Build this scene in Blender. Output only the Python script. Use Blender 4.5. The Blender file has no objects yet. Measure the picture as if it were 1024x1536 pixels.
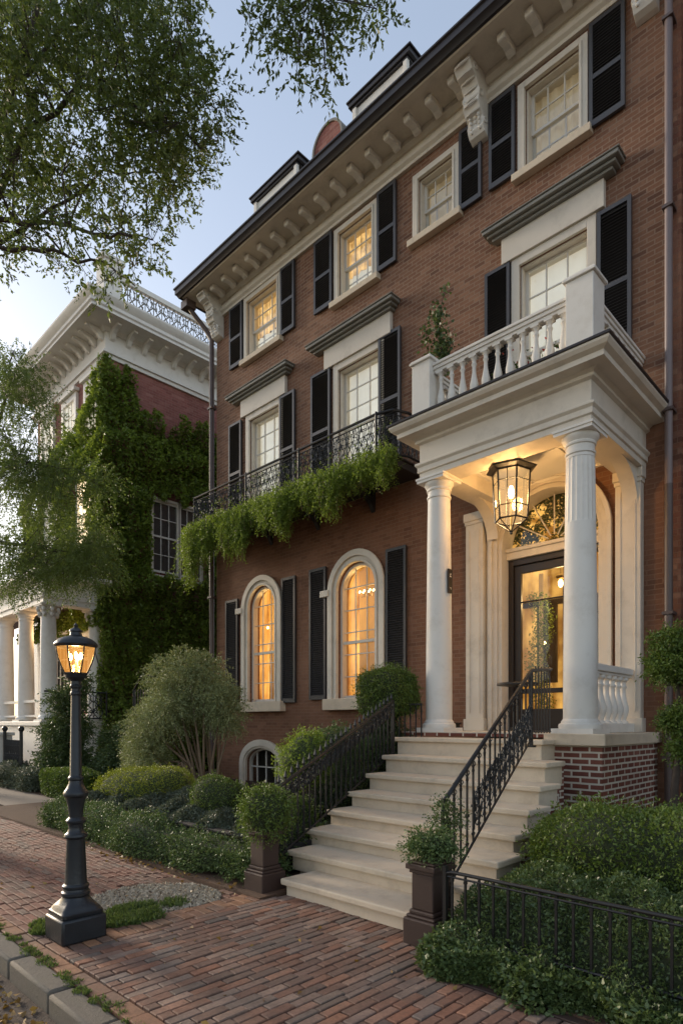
import bpy, math, random
import numpy as np
from mathutils import Vector, geometry
random.seed(7); RNG = np.random.default_rng(7)
S = bpy.context.scene; C = S.collection
PI = math.pi
# ------------------------------------------------------------------ helpers
ORG = {}                      # object name -> world origin (so parts can be written in world coordinates)
def props(o, label=None, cat=None, group=None, kind=None):
    if label: o['label'] = label
    if cat: o['category'] = cat
    if group: o['group'] = group
    if kind: o['kind'] = kind
    return o
def thing(name, label, cat, loc=(0,0,0), group=None):
    o = bpy.data.objects.new(name, None); C.objects.link(o); o.location = loc
    o.empty_display_size = .1; ORG[o] = Vector(loc)
    return props(o, label, cat, group)
class MB:
    def __init__(s): s.v = []; s.f = []; s.m = []; s.mi = 0
    def add(s, vs, fs):
        b = len(s.v); s.v += [tuple(p) for p in vs]
        for f in fs: s.f.append(tuple(i+b for i in f)); s.m.append(s.mi)
        return s
    def box(s, x0,x1,y0,y1,z0,z1):
        if x0>x1: x0,x1=x1,x0
        if y0>y1: y0,y1=y1,y0
        if z0>z1: z0,z1=z1,z0
        return s.add([(x0,y0,z0),(x1,y0,z0),(x1,y1,z0),(x0,y1,z0),(x0,y0,z1),(x1,y0,z1),(x1,y1,z1),(x0,y1,z1)],
              [(0,3,2,1),(4,5,6,7),(0,1,5,4),(1,2,6,5),(2,3,7,6),(3,0,4,7)])
    def obox(s, c, ax, ay, az):          # oriented box: centre and three half-axis vectors
        c=Vector(c);ax=Vector(ax);ay=Vector(ay);az=Vector(az)
        v=[c+i*ax+j*ay+k*az for k in(-1,1) for i,j in((-1,-1),(1,-1),(1,1),(-1,1))]
        return s.add(v,[(0,3,2,1),(4,5,6,7),(0,1,5,4),(1,2,6,5),(2,3,7,6),(3,0,4,7)])
    def prism(s, poly, axis, a, b):      # closed 2-D outline extruded along x, y or z
        n=len(poly)
        def P(p,w): return {'x':(w,p[0],p[1]),'y':(p[0],w,p[1]),'z':(p[0],p[1],w)}[axis]
        vs=[P(p,a) for p in poly]+[P(p,b) for p in poly]
        tris=geometry.tessellate_polygon([[Vector((p[0],p[1],0)) for p in poly]])
        fs=[tuple(t) for t in tris]+[tuple(i+n for i in reversed(t)) for t in tris]
        fs+=[(i,(i+1)%n,(i+1)%n+n,i+n) for i in range(n)]
        return s.add(vs,fs)
    def sweep(s, prof, path, closed=False):   # prof: (out, z) ; path: (x,y) with outward = right of travel, mitred
        n=len(prof); m=len(path); V=[]
        for i,p in enumerate(path):
            p=Vector(p)
            d0=(p-Vector(path[i-1])).normalized() if (i>0 or closed) else None
            d1=(Vector(path[(i+1)%m])-p).normalized() if (i<m-1 or closed) else None
            if d0 is None: d0=d1
            if d1 is None: d1=d0
            n0=Vector((d0.y,-d0.x)); n1=Vector((d1.y,-d1.x)); nn=(n0+n1); nn=nn/max(nn.dot(n0),.2)
            for o,z in prof: V.append((p.x+nn.x*o,p.y+nn.y*o,z))
        F=[]
        for i in range(m if closed else m-1):
            j=(i+1)%m
            for k in range(n): F.append((i*n+k,i*n+(k+1)%n,j*n+(k+1)%n,j*n+k))
        if not closed:
            t=geometry.tessellate_polygon([[Vector((a,b,0)) for a,b in prof]])
            F+=[tuple(q) for q in t]+[tuple(k+(m-1)*n for k in reversed(q)) for q in t]
        return s.add(V,F)
    def tube(s, pts, r, n=6, cap=True):
        pts=[Vector(p) for p in pts]; m=len(pts); rr=r if isinstance(r,(list,tuple)) else [r]*m
        V=[]; up=None
        for i,p in enumerate(pts):
            d=(pts[min(i+1,m-1)]-pts[max(i-1,0)])
            d=d.normalized() if d.length>1e-9 else Vector((0,0,1))
            if up is None:
                up=Vector((0,0,1)) if abs(d.z)<.9 else Vector((1,0,0))
            a=d.cross(up); a=a.normalized() if a.length>1e-6 else d.orthogonal().normalized()
            b=a.cross(d).normalized(); up=b
            for k in range(n):
                t=2*PI*k/n; V.append(p+rr[i]*(math.cos(t)*a+math.sin(t)*b))
        F=[(i*n+k,i*n+(k+1)%n,(i+1)*n+(k+1)%n,(i+1)*n+k) for i in range(m-1) for k in range(n)]
        if cap: F+=[tuple(range(n-1,-1,-1)),tuple((m-1)*n+k for k in range(n))]
        return s.add(V,F)
    def lathe(s, prof, c, n=24, mod=None):   # prof (r,z) bottom to top
        V=[];m=len(prof)
        for r,z in prof:
            for k in range(n):
                t=2*PI*k/n; q=r if mod is None else r*mod(t,z)
                V.append((c[0]+q*math.cos(t),c[1]+q*math.sin(t),c[2]+z))
        F=[(i*n+k,i*n+(k+1)%n,(i+1)*n+(k+1)%n,(i+1)*n+k) for i in range(m-1) for k in range(n)]
        F+=[tuple(range(n-1,-1,-1)),tuple((m-1)*n+k for k in range(n))]
        return s.add(V,F)
    def ball(s, c, r, n=8):
        rx,ry,rz=(r,r,r) if not isinstance(r,(tuple,list)) else r
        V=[];F=[]
        for i in range(1,n):
            a=PI*i/n
            for k in range(2*n): t=PI*k/n; V.append((c[0]+rx*math.sin(a)*math.cos(t),c[1]+ry*math.sin(a)*math.sin(t),c[2]-rz*math.cos(a)))
        w=2*n
        for i in range(n-2):
            for k in range(w): F.append((i*w+k,i*w+(k+1)%w,(i+1)*w+(k+1)%w,(i+1)*w+k))
        b=len(V);V+=[(c[0],c[1],c[2]-rz),(c[0],c[1],c[2]+rz)]
        for k in range(w): F.append((b,(k+1)%w,k)); F.append((b+1,(n-2)*w+k,(n-2)*w+(k+1)%w))
        return s.add(V,F)
    def build(s, name, mats, parent=None, smooth=None, bev=0, origin=None, **kw):
        me=bpy.data.meshes.new(name)
        org = Vector(origin) if origin is not None else (ORG[parent].copy() if parent is not None else Vector((0,0,0)))
        me.from_pydata([(p[0]-org.x,p[1]-org.y,p[2]-org.z) for p in s.v],[],s.f)
        for m in (mats if isinstance(mats,(list,tuple)) else [mats]): me.materials.append(m)
        if isinstance(mats,(list,tuple)) and len(mats)>1: me.polygons.foreach_set('material_index',s.m)
        import bmesh
        bm=bmesh.new();bm.from_mesh(me);bmesh.ops.recalc_face_normals(bm,faces=bm.faces);bm.to_mesh(me);bm.free()
        if smooth:
            me.shade_smooth(); me.set_sharp_from_angle(angle=math.radians(smooth))
        o=bpy.data.objects.new(name,me);C.objects.link(o);ORG[o]=org
        if parent is not None: o.parent=parent; o.location=org-ORG[parent]
        else: o.location=org
        if bev:
            md=o.modifiers.new('bevel','BEVEL');md.width=bev;md.segments=2;md.limit_method='ANGLE';md.angle_limit=math.radians(40);md.harden_normals=False
        return props(o,**kw)
def dup(o, parent=None, off=(0,0,0), rz=None):
    c=o.copy();C.objects.link(c)
    if parent is not None: c.parent=parent
    c.location=Vector(o.location)+Vector(off)
    ORG[c]=ORG[o]+Vector(off)
    if rz is not None: c.rotation_euler.z=rz
    for ch in [q for q in list(C.objects) if q.parent==o]:
        d=ch.copy();C.objects.link(d);d.parent=c;ORG[d]=ORG[ch]+Vector(off)
        for g in [q for q in list(C.objects) if q.parent==ch]:
            e=g.copy();C.objects.link(e);e.parent=d;ORG[e]=ORG[g]+Vector(off)
    return c
# ------------------------------------------------------------------ materials
def newmat(name):
    m=bpy.data.materials.new(name);m.use_nodes=True;nt=m.node_tree;nt.nodes.clear()
    out=nt.nodes.new('ShaderNodeOutputMaterial')
    return m,nt,out
class N:
    def __init__(s,nt): s.nt=nt
    def n(s,t,**kw):
        x=s.nt.nodes.new(t)
        for k,v in kw.items():
            if k=='i':
                for kk,vv in v.items():
                    if hasattr(vv,'is_output') or isinstance(vv,bpy.types.NodeSocket): s.nt.links.new(vv,x.inputs[kk])
                    else: x.inputs[kk].default_value=vv
            else: setattr(x,k,v)
        return x
    def mix(s,f,a,b,mode='MIX'):
        x=s.n('ShaderNodeMix',data_type='RGBA',blend_type=mode)
        for k,v in ((0,f),(6,a),(7,b)):
            if isinstance(v,bpy.types.NodeSocket): s.nt.links.new(v,x.inputs[k])
            else: x.inputs[k].default_value=v if k==0 else tuple(v)+((1,) if len(v)==3 else ())
        return x.outputs[2]
    def math(s,op,a,b=0.):
        x=s.n('ShaderNodeMath',operation=op)
        for k,v in ((0,a),(1,b)):
            if isinstance(v,bpy.types.NodeSocket): s.nt.links.new(v,x.inputs[k])
            else: x.inputs[k].default_value=v
        return x.outputs[0]
    def noise(s,vec,scale,detail=4,rough=.6):
        x=s.n('ShaderNodeTexNoise',i={'Scale':scale,'Detail':detail,'Roughness':rough})
        if vec is not None: s.nt.links.new(vec,x.inputs['Vector'])
        return x.outputs['Fac']
    def ramp(s,f,stops):
        x=s.n('ShaderNodeValToRGB');s.nt.links.new(f,x.inputs[0]);e=x.color_ramp.elements
        e[0].position,e[0].color=stops[0][0],tuple(stops[0][1])+(1,)
        e[1].position,e[1].color=stops[-1][0],tuple(stops[-1][1])+(1,)
        for p,c in stops[1:-1]:
            q=e.new(p);q.color=tuple(c)+(1,)
        return x.outputs[0]
    def bump(s,h,strength=.3,dist=.01,nrm=None):
        x=s.n('ShaderNodeBump',i={'Strength':strength,'Distance':dist,'Height':h})
        if nrm is not None: s.nt.links.new(nrm,x.inputs['Normal'])
        return x.outputs[0]
def gpos(q):   # world position
    return q.n('ShaderNodeNewGeometry').outputs['Position']
def simple(name,col,rough=.5,metal=0,var=.15,scale=6,bump=.15,bscale=60,spec=.5,dirt=None):
    m,nt,out=newmat(name);q=N(nt);P=gpos(q)
    a=q.noise(P,scale,5);b=q.noise(P,bscale,3)
    c=q.mix(a,[x*(1-var) for x in col],[min(1,x*(1+var)) for x in col])
    if dirt:
        d=q.n('ShaderNodeMapRange',i={'Value':q.noise(P,2.7,9,.74),'From Min':.50,'From Max':.74}).outputs[0]
        c=q.mix(q.math('MULTIPLY',d,.6),c,dirt)
    bs=q.n('ShaderNodeBsdfPrincipled',i={'Base Color':c,'Roughness':rough,'Metallic':metal,'Specular IOR Level':spec})
    if bump: nt.links.new(q.bump(q.math('ADD',b,a),bump,.01),bs.inputs['Normal'])
    nt.links.new(bs.outputs[0],out.inputs[0]);return m
def brick(name,pal,mortar,w=.21,h=.072,gap=.006,mode='wall',rough=.85,mott=.35,bumps=.5,mfac=1.0,offs=.5,soil=None,moss=None,smooth=.4,big=.8):
    m,nt,out=newmat(name);q=N(nt);P=gpos(q)
    sx=q.n('ShaderNodeSeparateXYZ');nt.links.new(P,sx.inputs[0]);x,y,z=sx.outputs
    if mode=='wall': u,v=q.math('ADD',x,y),z
    elif mode=='gx': u,v=x,y
    else: u,v=y,x
    # small waver so courses are not ruler-straight
    wob=q.math('MULTIPLY',q.math('SUBTRACT',q.noise(P,3.0,2),.5),.02 if mode!='wall' else .008)
    v=q.math('ADD',v,wob)
    cv=q.n('ShaderNodeCombineXYZ');nt.links.new(u,cv.inputs[0]);nt.links.new(v,cv.inputs[1])
    bt=q.n('ShaderNodeTexBrick',offset=offs,i={'Scale':1.0,'Brick Width':w,'Row Height':h,'Mortar Size':gap,'Mortar Smooth':smooth,'Color1':(0,0,0,1),'Color2':(1,1,1,1),'Mortar':(.5,.5,.5,1),'Bias':0.0})
    nt.links.new(cv.outputs[0],bt.inputs['Vector'])
    k=len(pal);c=q.ramp(bt.outputs['Color'],[(i/(k-1),pal[i]) for i in range(k)])
    n1=q.noise(P,big,6,.65);n2=q.noise(P,22,5,.7)
    mn=q.math('MULTIPLY',q.math('ADD',q.math('MULTIPLY',n1,1.0),n2),1.0)
    k2=q.n('ShaderNodeMapRange',i={'Value':mn,'From Min':.6,'From Max':1.4,'To Min':1-mott,'To Max':1+mott}).outputs[0]
    c=q.mix(1.0,c,q.n('ShaderNodeCombineColor',i={'Red':k2,'Green':k2,'Blue':k2}).outputs[0],'MULTIPLY')
    if mode=='wall':
        st=q.n('ShaderNodeCombineXYZ');nt.links.new(q.math('MULTIPLY',u,2.6),st.inputs[0]);nt.links.new(q.math('MULTIPLY',z,.35),st.inputs[2])
        d=q.n('ShaderNodeMapRange',i={'Value':q.noise(st.outputs[0],1.0,6,.7),'From Min':.50,'From Max':.72}).outputs[0]
        c=q.mix(q.math('MULTIPLY',d,.22),c,[k*.5 for k in pal[0]])
        d=q.n('ShaderNodeMapRange',i={'Value':q.noise(P,.55,7,.65),'From Min':.50,'From Max':.70}).outputs[0]
        c=q.mix(q.math('MULTIPLY',d,.40),c,[min(1,k*1.25) for k in pal[-1]])
    if soil:
        d=q.n('ShaderNodeMapRange',i={'Value':q.noise(P,1.1,8,.7),'From Min':.5,'From Max':.7}).outputs[0]
        c=q.mix(q.math('MULTIPLY',d,.7),c,soil)
    f=q.math('MULTIPLY',bt.outputs['Fac'],mfac)
    mc=mortar
    if moss:
        d=q.n('ShaderNodeMapRange',i={'Value':q.noise(P,1.7,5,.7),'From Min':.5,'From Max':.65}).outputs[0]
        mc=q.mix(d,mortar,moss)
    c=q.mix(f,c,mc)
    bs=q.n('ShaderNodeBsdfPrincipled',i={'Base Color':c,'Roughness':rough,'Specular IOR Level':.3})
    hh=q.math('ADD',q.math('MULTIPLY',bt.outputs['Fac'],-1.0),q.math('MULTIPLY',n2,.8))
    hh=q.math('ADD',hh,q.math('MULTIPLY',bt.outputs['Color'],.5))
    nt.links.new(q.bump(hh,bumps,.012),bs.inputs['Normal'])
    nt.links.new(bs.outputs[0],out.inputs[0]);return m
def leafmat(name,dark,light,trans=.25,rough=.5,patch=1.2):
    m,nt,out=newmat(name);q=N(nt);P=gpos(q)
    r=q.n('ShaderNodeNewGeometry').outputs['Random Per Island']
    t=q.math('ADD',q.math('MULTIPLY',r,.55),q.math('MULTIPLY',q.noise(P,patch,4,.6),.5))
    c=q.ramp(t,[(.15,dark),(.5,[(a+b)/2 for a,b in zip(dark,light)]),(.9,light)])
    bs=q.n('ShaderNodeBsdfPrincipled',i={'Base Color':c,'Roughness':rough,'Specular IOR Level':.4})
    tr=q.n('ShaderNodeBsdfTranslucent',i={'Color':q.mix(.5,c,[min(1,light[0]*1.6),min(1,light[1]*1.6),light[2]*.8])})
    mx=q.n('ShaderNodeMixShader',i={'Fac':trans});nt.links.new(bs.outputs[0],mx.inputs[1]);nt.links.new(tr.outputs[0],mx.inputs[2])
    nt.links.new(mx.outputs[0],out.inputs[0]);return m
def emis(name,col,st):
    m,nt,out=newmat(name);q=N(nt)
    e=q.n('ShaderNodeEmission',i={'Color':tuple(col)+(1,),'Strength':st});nt.links.new(e.outputs[0],out.inputs[0]);return m
def glassmat(name,tint=(.9,.92,.93),refl=.12,rough=.02):
    m,nt,out=newmat(name);q=N(nt);P=gpos(q)
    fc=q.n('ShaderNodeLayerWeight',i={'Blend':.5}).outputs['Facing'];w=q.bump(q.noise(P,2.5,2),.25,.02)
    g=q.n('ShaderNodeBsdfGlossy',i={'Roughness':rough});nt.links.new(w,g.inputs['Normal'])
    t=q.n('ShaderNodeBsdfTransparent',i={'Color':tuple(tint)+(1,)})
    mx=q.n('ShaderNodeMixShader',i={'Fac':q.math('ADD',q.math('MULTIPLY',q.math('POWER',fc,5.0),.9),refl+.06)});nt.links.new(t.outputs[0],mx.inputs[1]);nt.links.new(g.outputs[0],mx.inputs[2])
    nt.links.new(mx.outputs[0],out.inputs[0]);return m
def curtain(name,lo,hi,st,fold=28,base=(.6,.5,.35),zs=1.0,thr=(.35,.75)):
    # emissive cloth: folds and patchy light put into the colour
    m,nt,out=newmat(name);q=N(nt);P=gpos(q)
    sx=q.n('ShaderNodeSeparateXYZ');nt.links.new(P,sx.inputs[0])
    cv=q.n('ShaderNodeCombineXYZ');nt.links.new(sx.outputs[0],cv.inputs[0]);nt.links.new(q.math('MULTIPLY',sx.outputs[2],.06),cv.inputs[2])
    f=q.noise(cv.outputs[0],fold/4,3,.6);g=q.noise(P,1.6*zs,5,.6)
    t=q.math('ADD',q.math('MULTIPLY',f,.55),q.math('MULTIPLY',g,.45))
    t=q.n('ShaderNodeMapRange',i={'Value':t,'From Min':thr[0],'From Max':thr[1]}).outputs[0]
    c=q.ramp(t,[(0,lo),(.5,[(a+b)/2 for a,b in zip(lo,hi)]),(1,hi)])
    e=q.n('ShaderNodeEmission',i={'Color':c,'Strength':st})
    d=q.n('ShaderNodeBsdfDiffuse',i={'Color':tuple(base)+(1,)})
    a=q.n('ShaderNodeAddShader');nt.links.new(e.outputs[0],a.inputs[0]);nt.links.new(d.outputs[0],a.inputs[1])
    nt.links.new(a.outputs[0],out.inputs[0]);return m
M={}
M['brick']=brick('townhouse_brick',[(.135,.062,.038),(.225,.108,.063),(.185,.086,.049),(.275,.145,.088)],(.27,.185,.13),mott=.22,mfac=.9,bumps=.5,gap=.0085,smooth=.15)
M['brick_dk']=brick('lower_wall_brick',[(.155,.072,.042),(.215,.102,.057),(.185,.086,.050),(.25,.125,.075)],(.25,.155,.105),mott=.2,mfac=.6,bumps=.35,gap=.007,smooth=.15)
M['brick_pier']=brick('pier_brick',[(.12,.042,.03),(.20,.065,.042),(.15,.05,.036),(.25,.10,.07)],(.58,.52,.43),w=.22,h=.075,gap=.012,mott=.3,bumps=.6,smooth=.1)
M['brick_next']=brick('old_brick',[(.12,.05,.032),(.20,.085,.05),(.15,.06,.042),(.26,.14,.09)],(.20,.13,.09),w=.24,h=.08,mott=.35,bumps=.5,mfac=.6)
M['brick_nb']=brick('neighbour_brick',[(.20,.07,.055),(.27,.10,.08),(.22,.08,.062),(.33,.15,.12)],(.30,.19,.16),w=.24,h=.085,mott=.3,bumps=.4,mfac=.7)
PV=[(.085,.065,.055),(.25,.085,.048),(.12,.085,.068),(.31,.125,.062),(.19,.155,.13),(.20,.075,.045),(.10,.08,.068),(.27,.17,.12)]
M['pave']=brick('brick_walk',PV,(.035,.028,.02),w=.215,h=.078,gap=.0075,mode='gy',mott=.6,bumps=1.0,soil=(.12,.085,.062),moss=(.05,.055,.022),rough=.75)
M['pave2']=brick('brick_sidewalk',[(.12,.06,.045),(.19,.075,.05),(.15,.07,.05),(.21,.095,.062)],(.07,.05,.038),w=.2,h=.07,gap=.006,mode='gx',mott=.4,bumps=.6,soil=(.11,.085,.068),rough=.8)
def paver(name,pal,dirt,moss):
    m,nt,out=newmat(name);q=N(nt);P=gpos(q)
    r=q.n('ShaderNodeNewGeometry').outputs['Random Per Island'];k=len(pal)
    c=q.ramp(r,[(i/(k-1),pal[i]) for i in range(k)])
    n2=q.noise(P,45,6,.7);n1=q.noise(P,7,5,.7)
    kk=q.n('ShaderNodeMapRange',i={'Value':q.math('ADD',n1,n2),'From Min':.6,'From Max':1.4,'To Min':.55,'To Max':1.45}).outputs[0]
    c=q.mix(1.0,c,q.n('ShaderNodeCombineColor',i={'Red':kk,'Green':kk,'Blue':kk}).outputs[0],'MULTIPLY')
    d=q.n('ShaderNodeMapRange',i={'Value':q.noise(P,1.3,9,.72),'From Min':.47,'From Max':.68}).outputs[0];c=q.mix(q.math('MULTIPLY',d,.75),c,dirt)
    d=q.n('ShaderNodeMapRange',i={'Value':q.noise(P,14,6,.75),'From Min':.60,'From Max':.72}).outputs[0];c=q.mix(q.math('MULTIPLY',d,.5),c,moss)
    bs=q.n('ShaderNodeBsdfPrincipled',i={'Base Color':c,'Roughness':.72,'Specular IOR Level':.35})
    nt.links.new(q.bump(n2,.6,.006),bs.inputs['Normal']);nt.links.new(bs.outputs[0],out.inputs[0]);return m
M['paver']=paver('worn_paver',[(.11,.08,.066),(.24,.11,.068),(.15,.092,.07),(.30,.145,.088),(.19,.145,.12),(.20,.10,.066),(.13,.10,.082),(.27,.185,.14),(.21,.10,.062)],(.15,.115,.092),(.07,.055,.045))
M['paver2']=paver('worn_sidewalk_paver',[(.13,.07,.05),(.21,.085,.055),(.17,.08,.055),(.24,.11,.07),(.16,.11,.085)],(.15,.115,.09),(.08,.06,.05))
M['paver3']=paver('orange_edging_paver',[(.27,.13,.07),(.31,.165,.09),(.23,.115,.07),(.18,.12,.09)],(.15,.11,.08),(.07,.06,.04))
M['sand']=simple('joint_sand',(.045,.036,.026),.95,var=.5,scale=20,bump=.3,dirt=(.035,.045,.015))
M['room']=simple('warm_room_wall',(.55,.40,.16),.8,var=.25,scale=3,bump=0)
M['drape']=simple('gold_drape',(.55,.36,.15),.8,var=.2,scale=3,bump=0)
M['edge']=brick('edging_brick',[(.26,.10,.05),(.30,.13,.07),(.20,.09,.055),(.16,.1,.075)],(.04,.035,.02),w=.30,h=.105,gap=.008,mode='gx',mott=.4,bumps=.8,moss=(.06,.08,.02))
M['white']=simple('white_paint',(.76,.72,.655),.55,var=.05,scale=3,bump=.06,dirt=(.55,.50,.42))
M['trim']=simple('cream_trim',(.66,.595,.50),.6,var=.07,scale=3,bump=.08,dirt=(.42,.37,.30))
M['sash']=simple('sash_paint',(.66,.62,.55),.45,var=.03,bump=0)
M['stone']=simple('limestone',(.66,.545,.405),.75,var=.12,scale=5,bump=.3,bscale=90,dirt=(.36,.29,.21))
M['kerb']=simple('granite',(.125,.108,.086),.8,var=.3,scale=40,bump=.5,bscale=120,dirt=(.13,.12,.08))
M['iron']=simple('black_iron',(.018,.017,.017),.42,metal=.2,var=.3,bump=.15)
M['lamp_iron']=simple('lamp_iron',(.026,.029,.033),.38,metal=.3,var=.3,bump=.25,bscale=40)
M['shutter']=simple('shutter_paint',(.058,.056,.060),.42,var=.15,bump=.05)
M['louvre']=simple('louvre_paint',(.038,.036,.038),.5,var=.2,bump=.05)
M['gutter']=simple('gutter_metal',(.030,.024,.024),.4,metal=.2,var=.2,bump=.05)
M['pipe']=simple('pipe_paint',(.10,.07,.062),.45,var=.2,bump=.1)
M['pipe_lt']=simple('pipe_paint_pale',(.20,.155,.15),.4,var=.12,bump=.05)
M['lead']=simple('weathered_lead',(.22,.21,.18),.55,var=.2,bump=.1)
M['slate']=simple('slate',(.07,.07,.075),.6,var=.3,bump=.2)
M['dark']=simple('soffit_dark',(.03,.022,.018),.8,var=.2,bump=.1)
M['void']=simple('dark_room',(.02,.016,.012),.9,var=.2,bump=0)  # near-black stands in for unlit rooms behind windows
M['brown']=simple('brownstone',(.050,.027,.020),.6,var=.15,bump=.2,dirt=(.05,.028,.022))
M['door']=simple('dark_door_wood',(.024,.016,.012),.4,var=.3,scale=14,bump=.1)
M['ceil']=simple('porch_ceiling_paint',(.78,.74,.66),.6,var=.04,bump=.04)
M['soil']=simple('mulch',(.10,.055,.032),.95,var=.5,scale=30,bump=.9,bscale=80,dirt=(.05,.03,.02))
M['road']=simple('road_surface',(.075,.055,.042),.9,var=.4,scale=20,bump=.8,bscale=70,dirt=(.12,.08,.05))
M['concrete']=simple('concrete',(.26,.21,.165),.85,var=.15,scale=6,bump=.3,bscale=90,dirt=(.2,.16,.12))
M['ground']=simple('ground_far',(.09,.075,.05),.9,var=.3,bump=.3)
M['gravel']=simple('gravel_stone',(.42,.36,.27),.8,var=.5,scale=60,bump=.2)
M['bark']=simple('bark',(.055,.040,.030),.9,var=.35,scale=20,bump=.7,bscale=50)
M['stem']=simple('pale_stem',(.17,.115,.07),.85,var=.3,scale=20,bump=.5)
M['timber']=simple('dark_timber',(.022,.019,.018),.7,var=.3,scale=20,bump=.3)
M['brass']=simple('old_brass',(.35,.25,.10),.4,metal=.8,bump=0)
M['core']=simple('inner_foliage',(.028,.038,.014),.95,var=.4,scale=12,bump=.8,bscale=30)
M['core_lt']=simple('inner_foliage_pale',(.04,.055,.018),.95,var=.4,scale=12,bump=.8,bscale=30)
M['glass']=glassmat('window_glass',refl=.06)
M['glass_lo']=glassmat('street_level_glass',tint=(.95,.93,.9),refl=.0)
M['glass_dk']=glassmat('dark_glass',tint=(.5,.52,.55),refl=.10)
M['cur_amber']=curtain('amber_curtain',(.20,.055,.008),(1,.50,.11),.42,fold=34,base=(.3,.16,.05),thr=(.38,.66))
M['cur_cream']=curtain('cream_curtain',(.22,.16,.08),(.75,.60,.36),.10,fold=26,base=(.62,.54,.40))
M['cur_gold']=curtain('gold_curtain_glow',(.16,.08,.02),(1,.62,.22),.40,fold=60,base=(.5,.4,.25),zs=4,thr=(.4,.65))  # patchy gold emission imitates lamp glow and golden leaf reflections
M['blind']=curtain('pale_blind_glow',(.5,.45,.34),(.85,.80,.66),.20,fold=10,base=(.8,.78,.7))  # glow put into the colour, for blinds and bright reflecting panes
M['hall']=curtain('lit_hall',(.10,.04,.008),(1,.58,.14),.30,fold=14,base=(.36,.27,.12),thr=(.42,.62))
M['glow']=curtain('sunlit_glint',(.9,.6,.3),(1,.9,.65),.9,fold=30,base=(.6,.5,.4))  # glowing pane colour stands in for the sun's glint
M['bulb']=emis('lamp_bulb',(1,.66,.28),16)
M['bulb_s']=emis('small_bulb',(1,.60,.22),7)
def panemat(name,col,st,tr):
    m,nt,out=newmat(name);q=N(nt)
    e=q.n('ShaderNodeEmission',i={'Color':tuple(col)+(1,),'Strength':st});t=q.n('ShaderNodeBsdfTransparent',i={'Color':(1,.9,.72,1)})
    mx=q.n('ShaderNodeMixShader',i={'Fac':tr});nt.links.new(e.outputs[0],mx.inputs[1]);nt.links.new(t.outputs[0],mx.inputs[2])
    gl=q.n('ShaderNodeBsdfGlossy',i={'Roughness':.08});m2=q.n('ShaderNodeMixShader',i={'Fac':.06});nt.links.new(mx.outputs[0],m2.inputs[1]);nt.links.new(gl.outputs[0],m2.inputs[2])
    nt.links.new(m2.outputs[0],out.inputs[0]);return m
M['lpane']=panemat('frosted_lamp_pane',(1,.62,.26),.30,.62)
M['apane']=panemat('amber_lamp_pane',(1,.42,.08),.3,.62)
M['leaf_tree']=leafmat('tree_leaf',(.042,.060,.018),(.14,.185,.052),.42)
M['leaf_left']=leafmat('fine_leaf',(.06,.085,.025),(.17,.23,.065),.40)
M['leaf_ivy']=leafmat('ivy_leaf',(.080,.12,.024),(.26,.34,.06),.38,patch=.6)
M['leaf_fern']=leafmat('fern_leaf',(.065,.11,.020),(.24,.33,.055),.40,patch=2)
M['leaf_lime']=leafmat('lime_leaf',(.12,.15,.015),(.32,.36,.04),.25,patch=2)
M['leaf_box']=leafmat('box_leaf',(.045,.08,.015),(.16,.23,.042),.2,patch=2)
M['leaf_hedge']=leafmat('hedge_leaf',(.05,.085,.028),(.15,.215,.07),.15,patch=2)
M['leaf_bed']=leafmat('bed_leaf',(.042,.07,.026),(.145,.205,.068),.15,patch=2,rough=.4)
M['leaf_purple']=leafmat('purple_leaf',(.055,.07,.045),(.16,.185,.125),.1,patch=3)
M['leaf_grey']=leafmat('silvery_leaf',(.12,.145,.06),(.34,.38,.18),.2,patch=1.5)
M['leaf_dark']=leafmat('dark_leaf',(.035,.06,.02),(.11,.16,.055),.2)
M['leaf_grass']=leafmat('grass_leaf',(.05,.08,.02),(.14,.20,.06),.3,patch=5)
M['leaf_fallen']=leafmat('dry_leaf',(.14,.07,.02),(.38,.24,.06),.1,patch=8)
# ------------------------------------------------------------------ foliage
def unit(a): return a/np.maximum(np.linalg.norm(a,axis=-1,keepdims=True),1e-9)
def leaf_arrays(P,D,size,width=.45,fold=.25):
    """one rhombic, slightly folded leaf per point: P base points, D directions"""
    n=len(P);D=unit(D);R=RNG.normal(size=(n,3));Sd=unit(np.cross(D,R));Nn=np.cross(Sd,D)
    L=np.asarray(size).reshape(-1,1)*np.ones((n,1));W=L*width
    mid=P+D*L*.45
    a=P;b=mid+Sd*W*.5+Nn*W*fold;c=P+D*L+Nn*L*-.08;d=mid-Sd*W*.5+Nn*W*fold
    return np.stack([a,b,c,d],1).reshape(-1,3)
def mesh_np(name,V,mat,parent=None,origin=None,nper=4,**kw):
    org=Vector(origin) if origin is not None else (ORG[parent].copy() if parent is not None else Vector((0,0,0)))
    V=V-np.array(org);nv=len(V);nf=nv//nper
    me=bpy.data.meshes.new(name);me.vertices.add(nv);me.loops.add(nv);me.polygons.add(nf)
    me.vertices.foreach_set('co',V.astype(np.float32).ravel())
    me.loops.foreach_set('vertex_index',np.arange(nv,dtype=np.int32))
    me.polygons.foreach_set('loop_start',np.arange(0,nv,nper,dtype=np.int32))
    me.polygons.foreach_set('loop_total',np.full(nf,nper,dtype=np.int32))
    me.update(calc_edges=True);me.materials.append(mat)
    o=bpy.data.objects.new(name,me);C.objects.link(o);ORG[o]=org
    if parent is not None: o.parent=parent;o.location=org-ORG[parent]
    else: o.location=org
    return props(o,**kw)
def rnd(a,b,n): return RNG.uniform(a,b,n)
def sph(n): return unit(RNG.normal(size=(n,3)))
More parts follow.
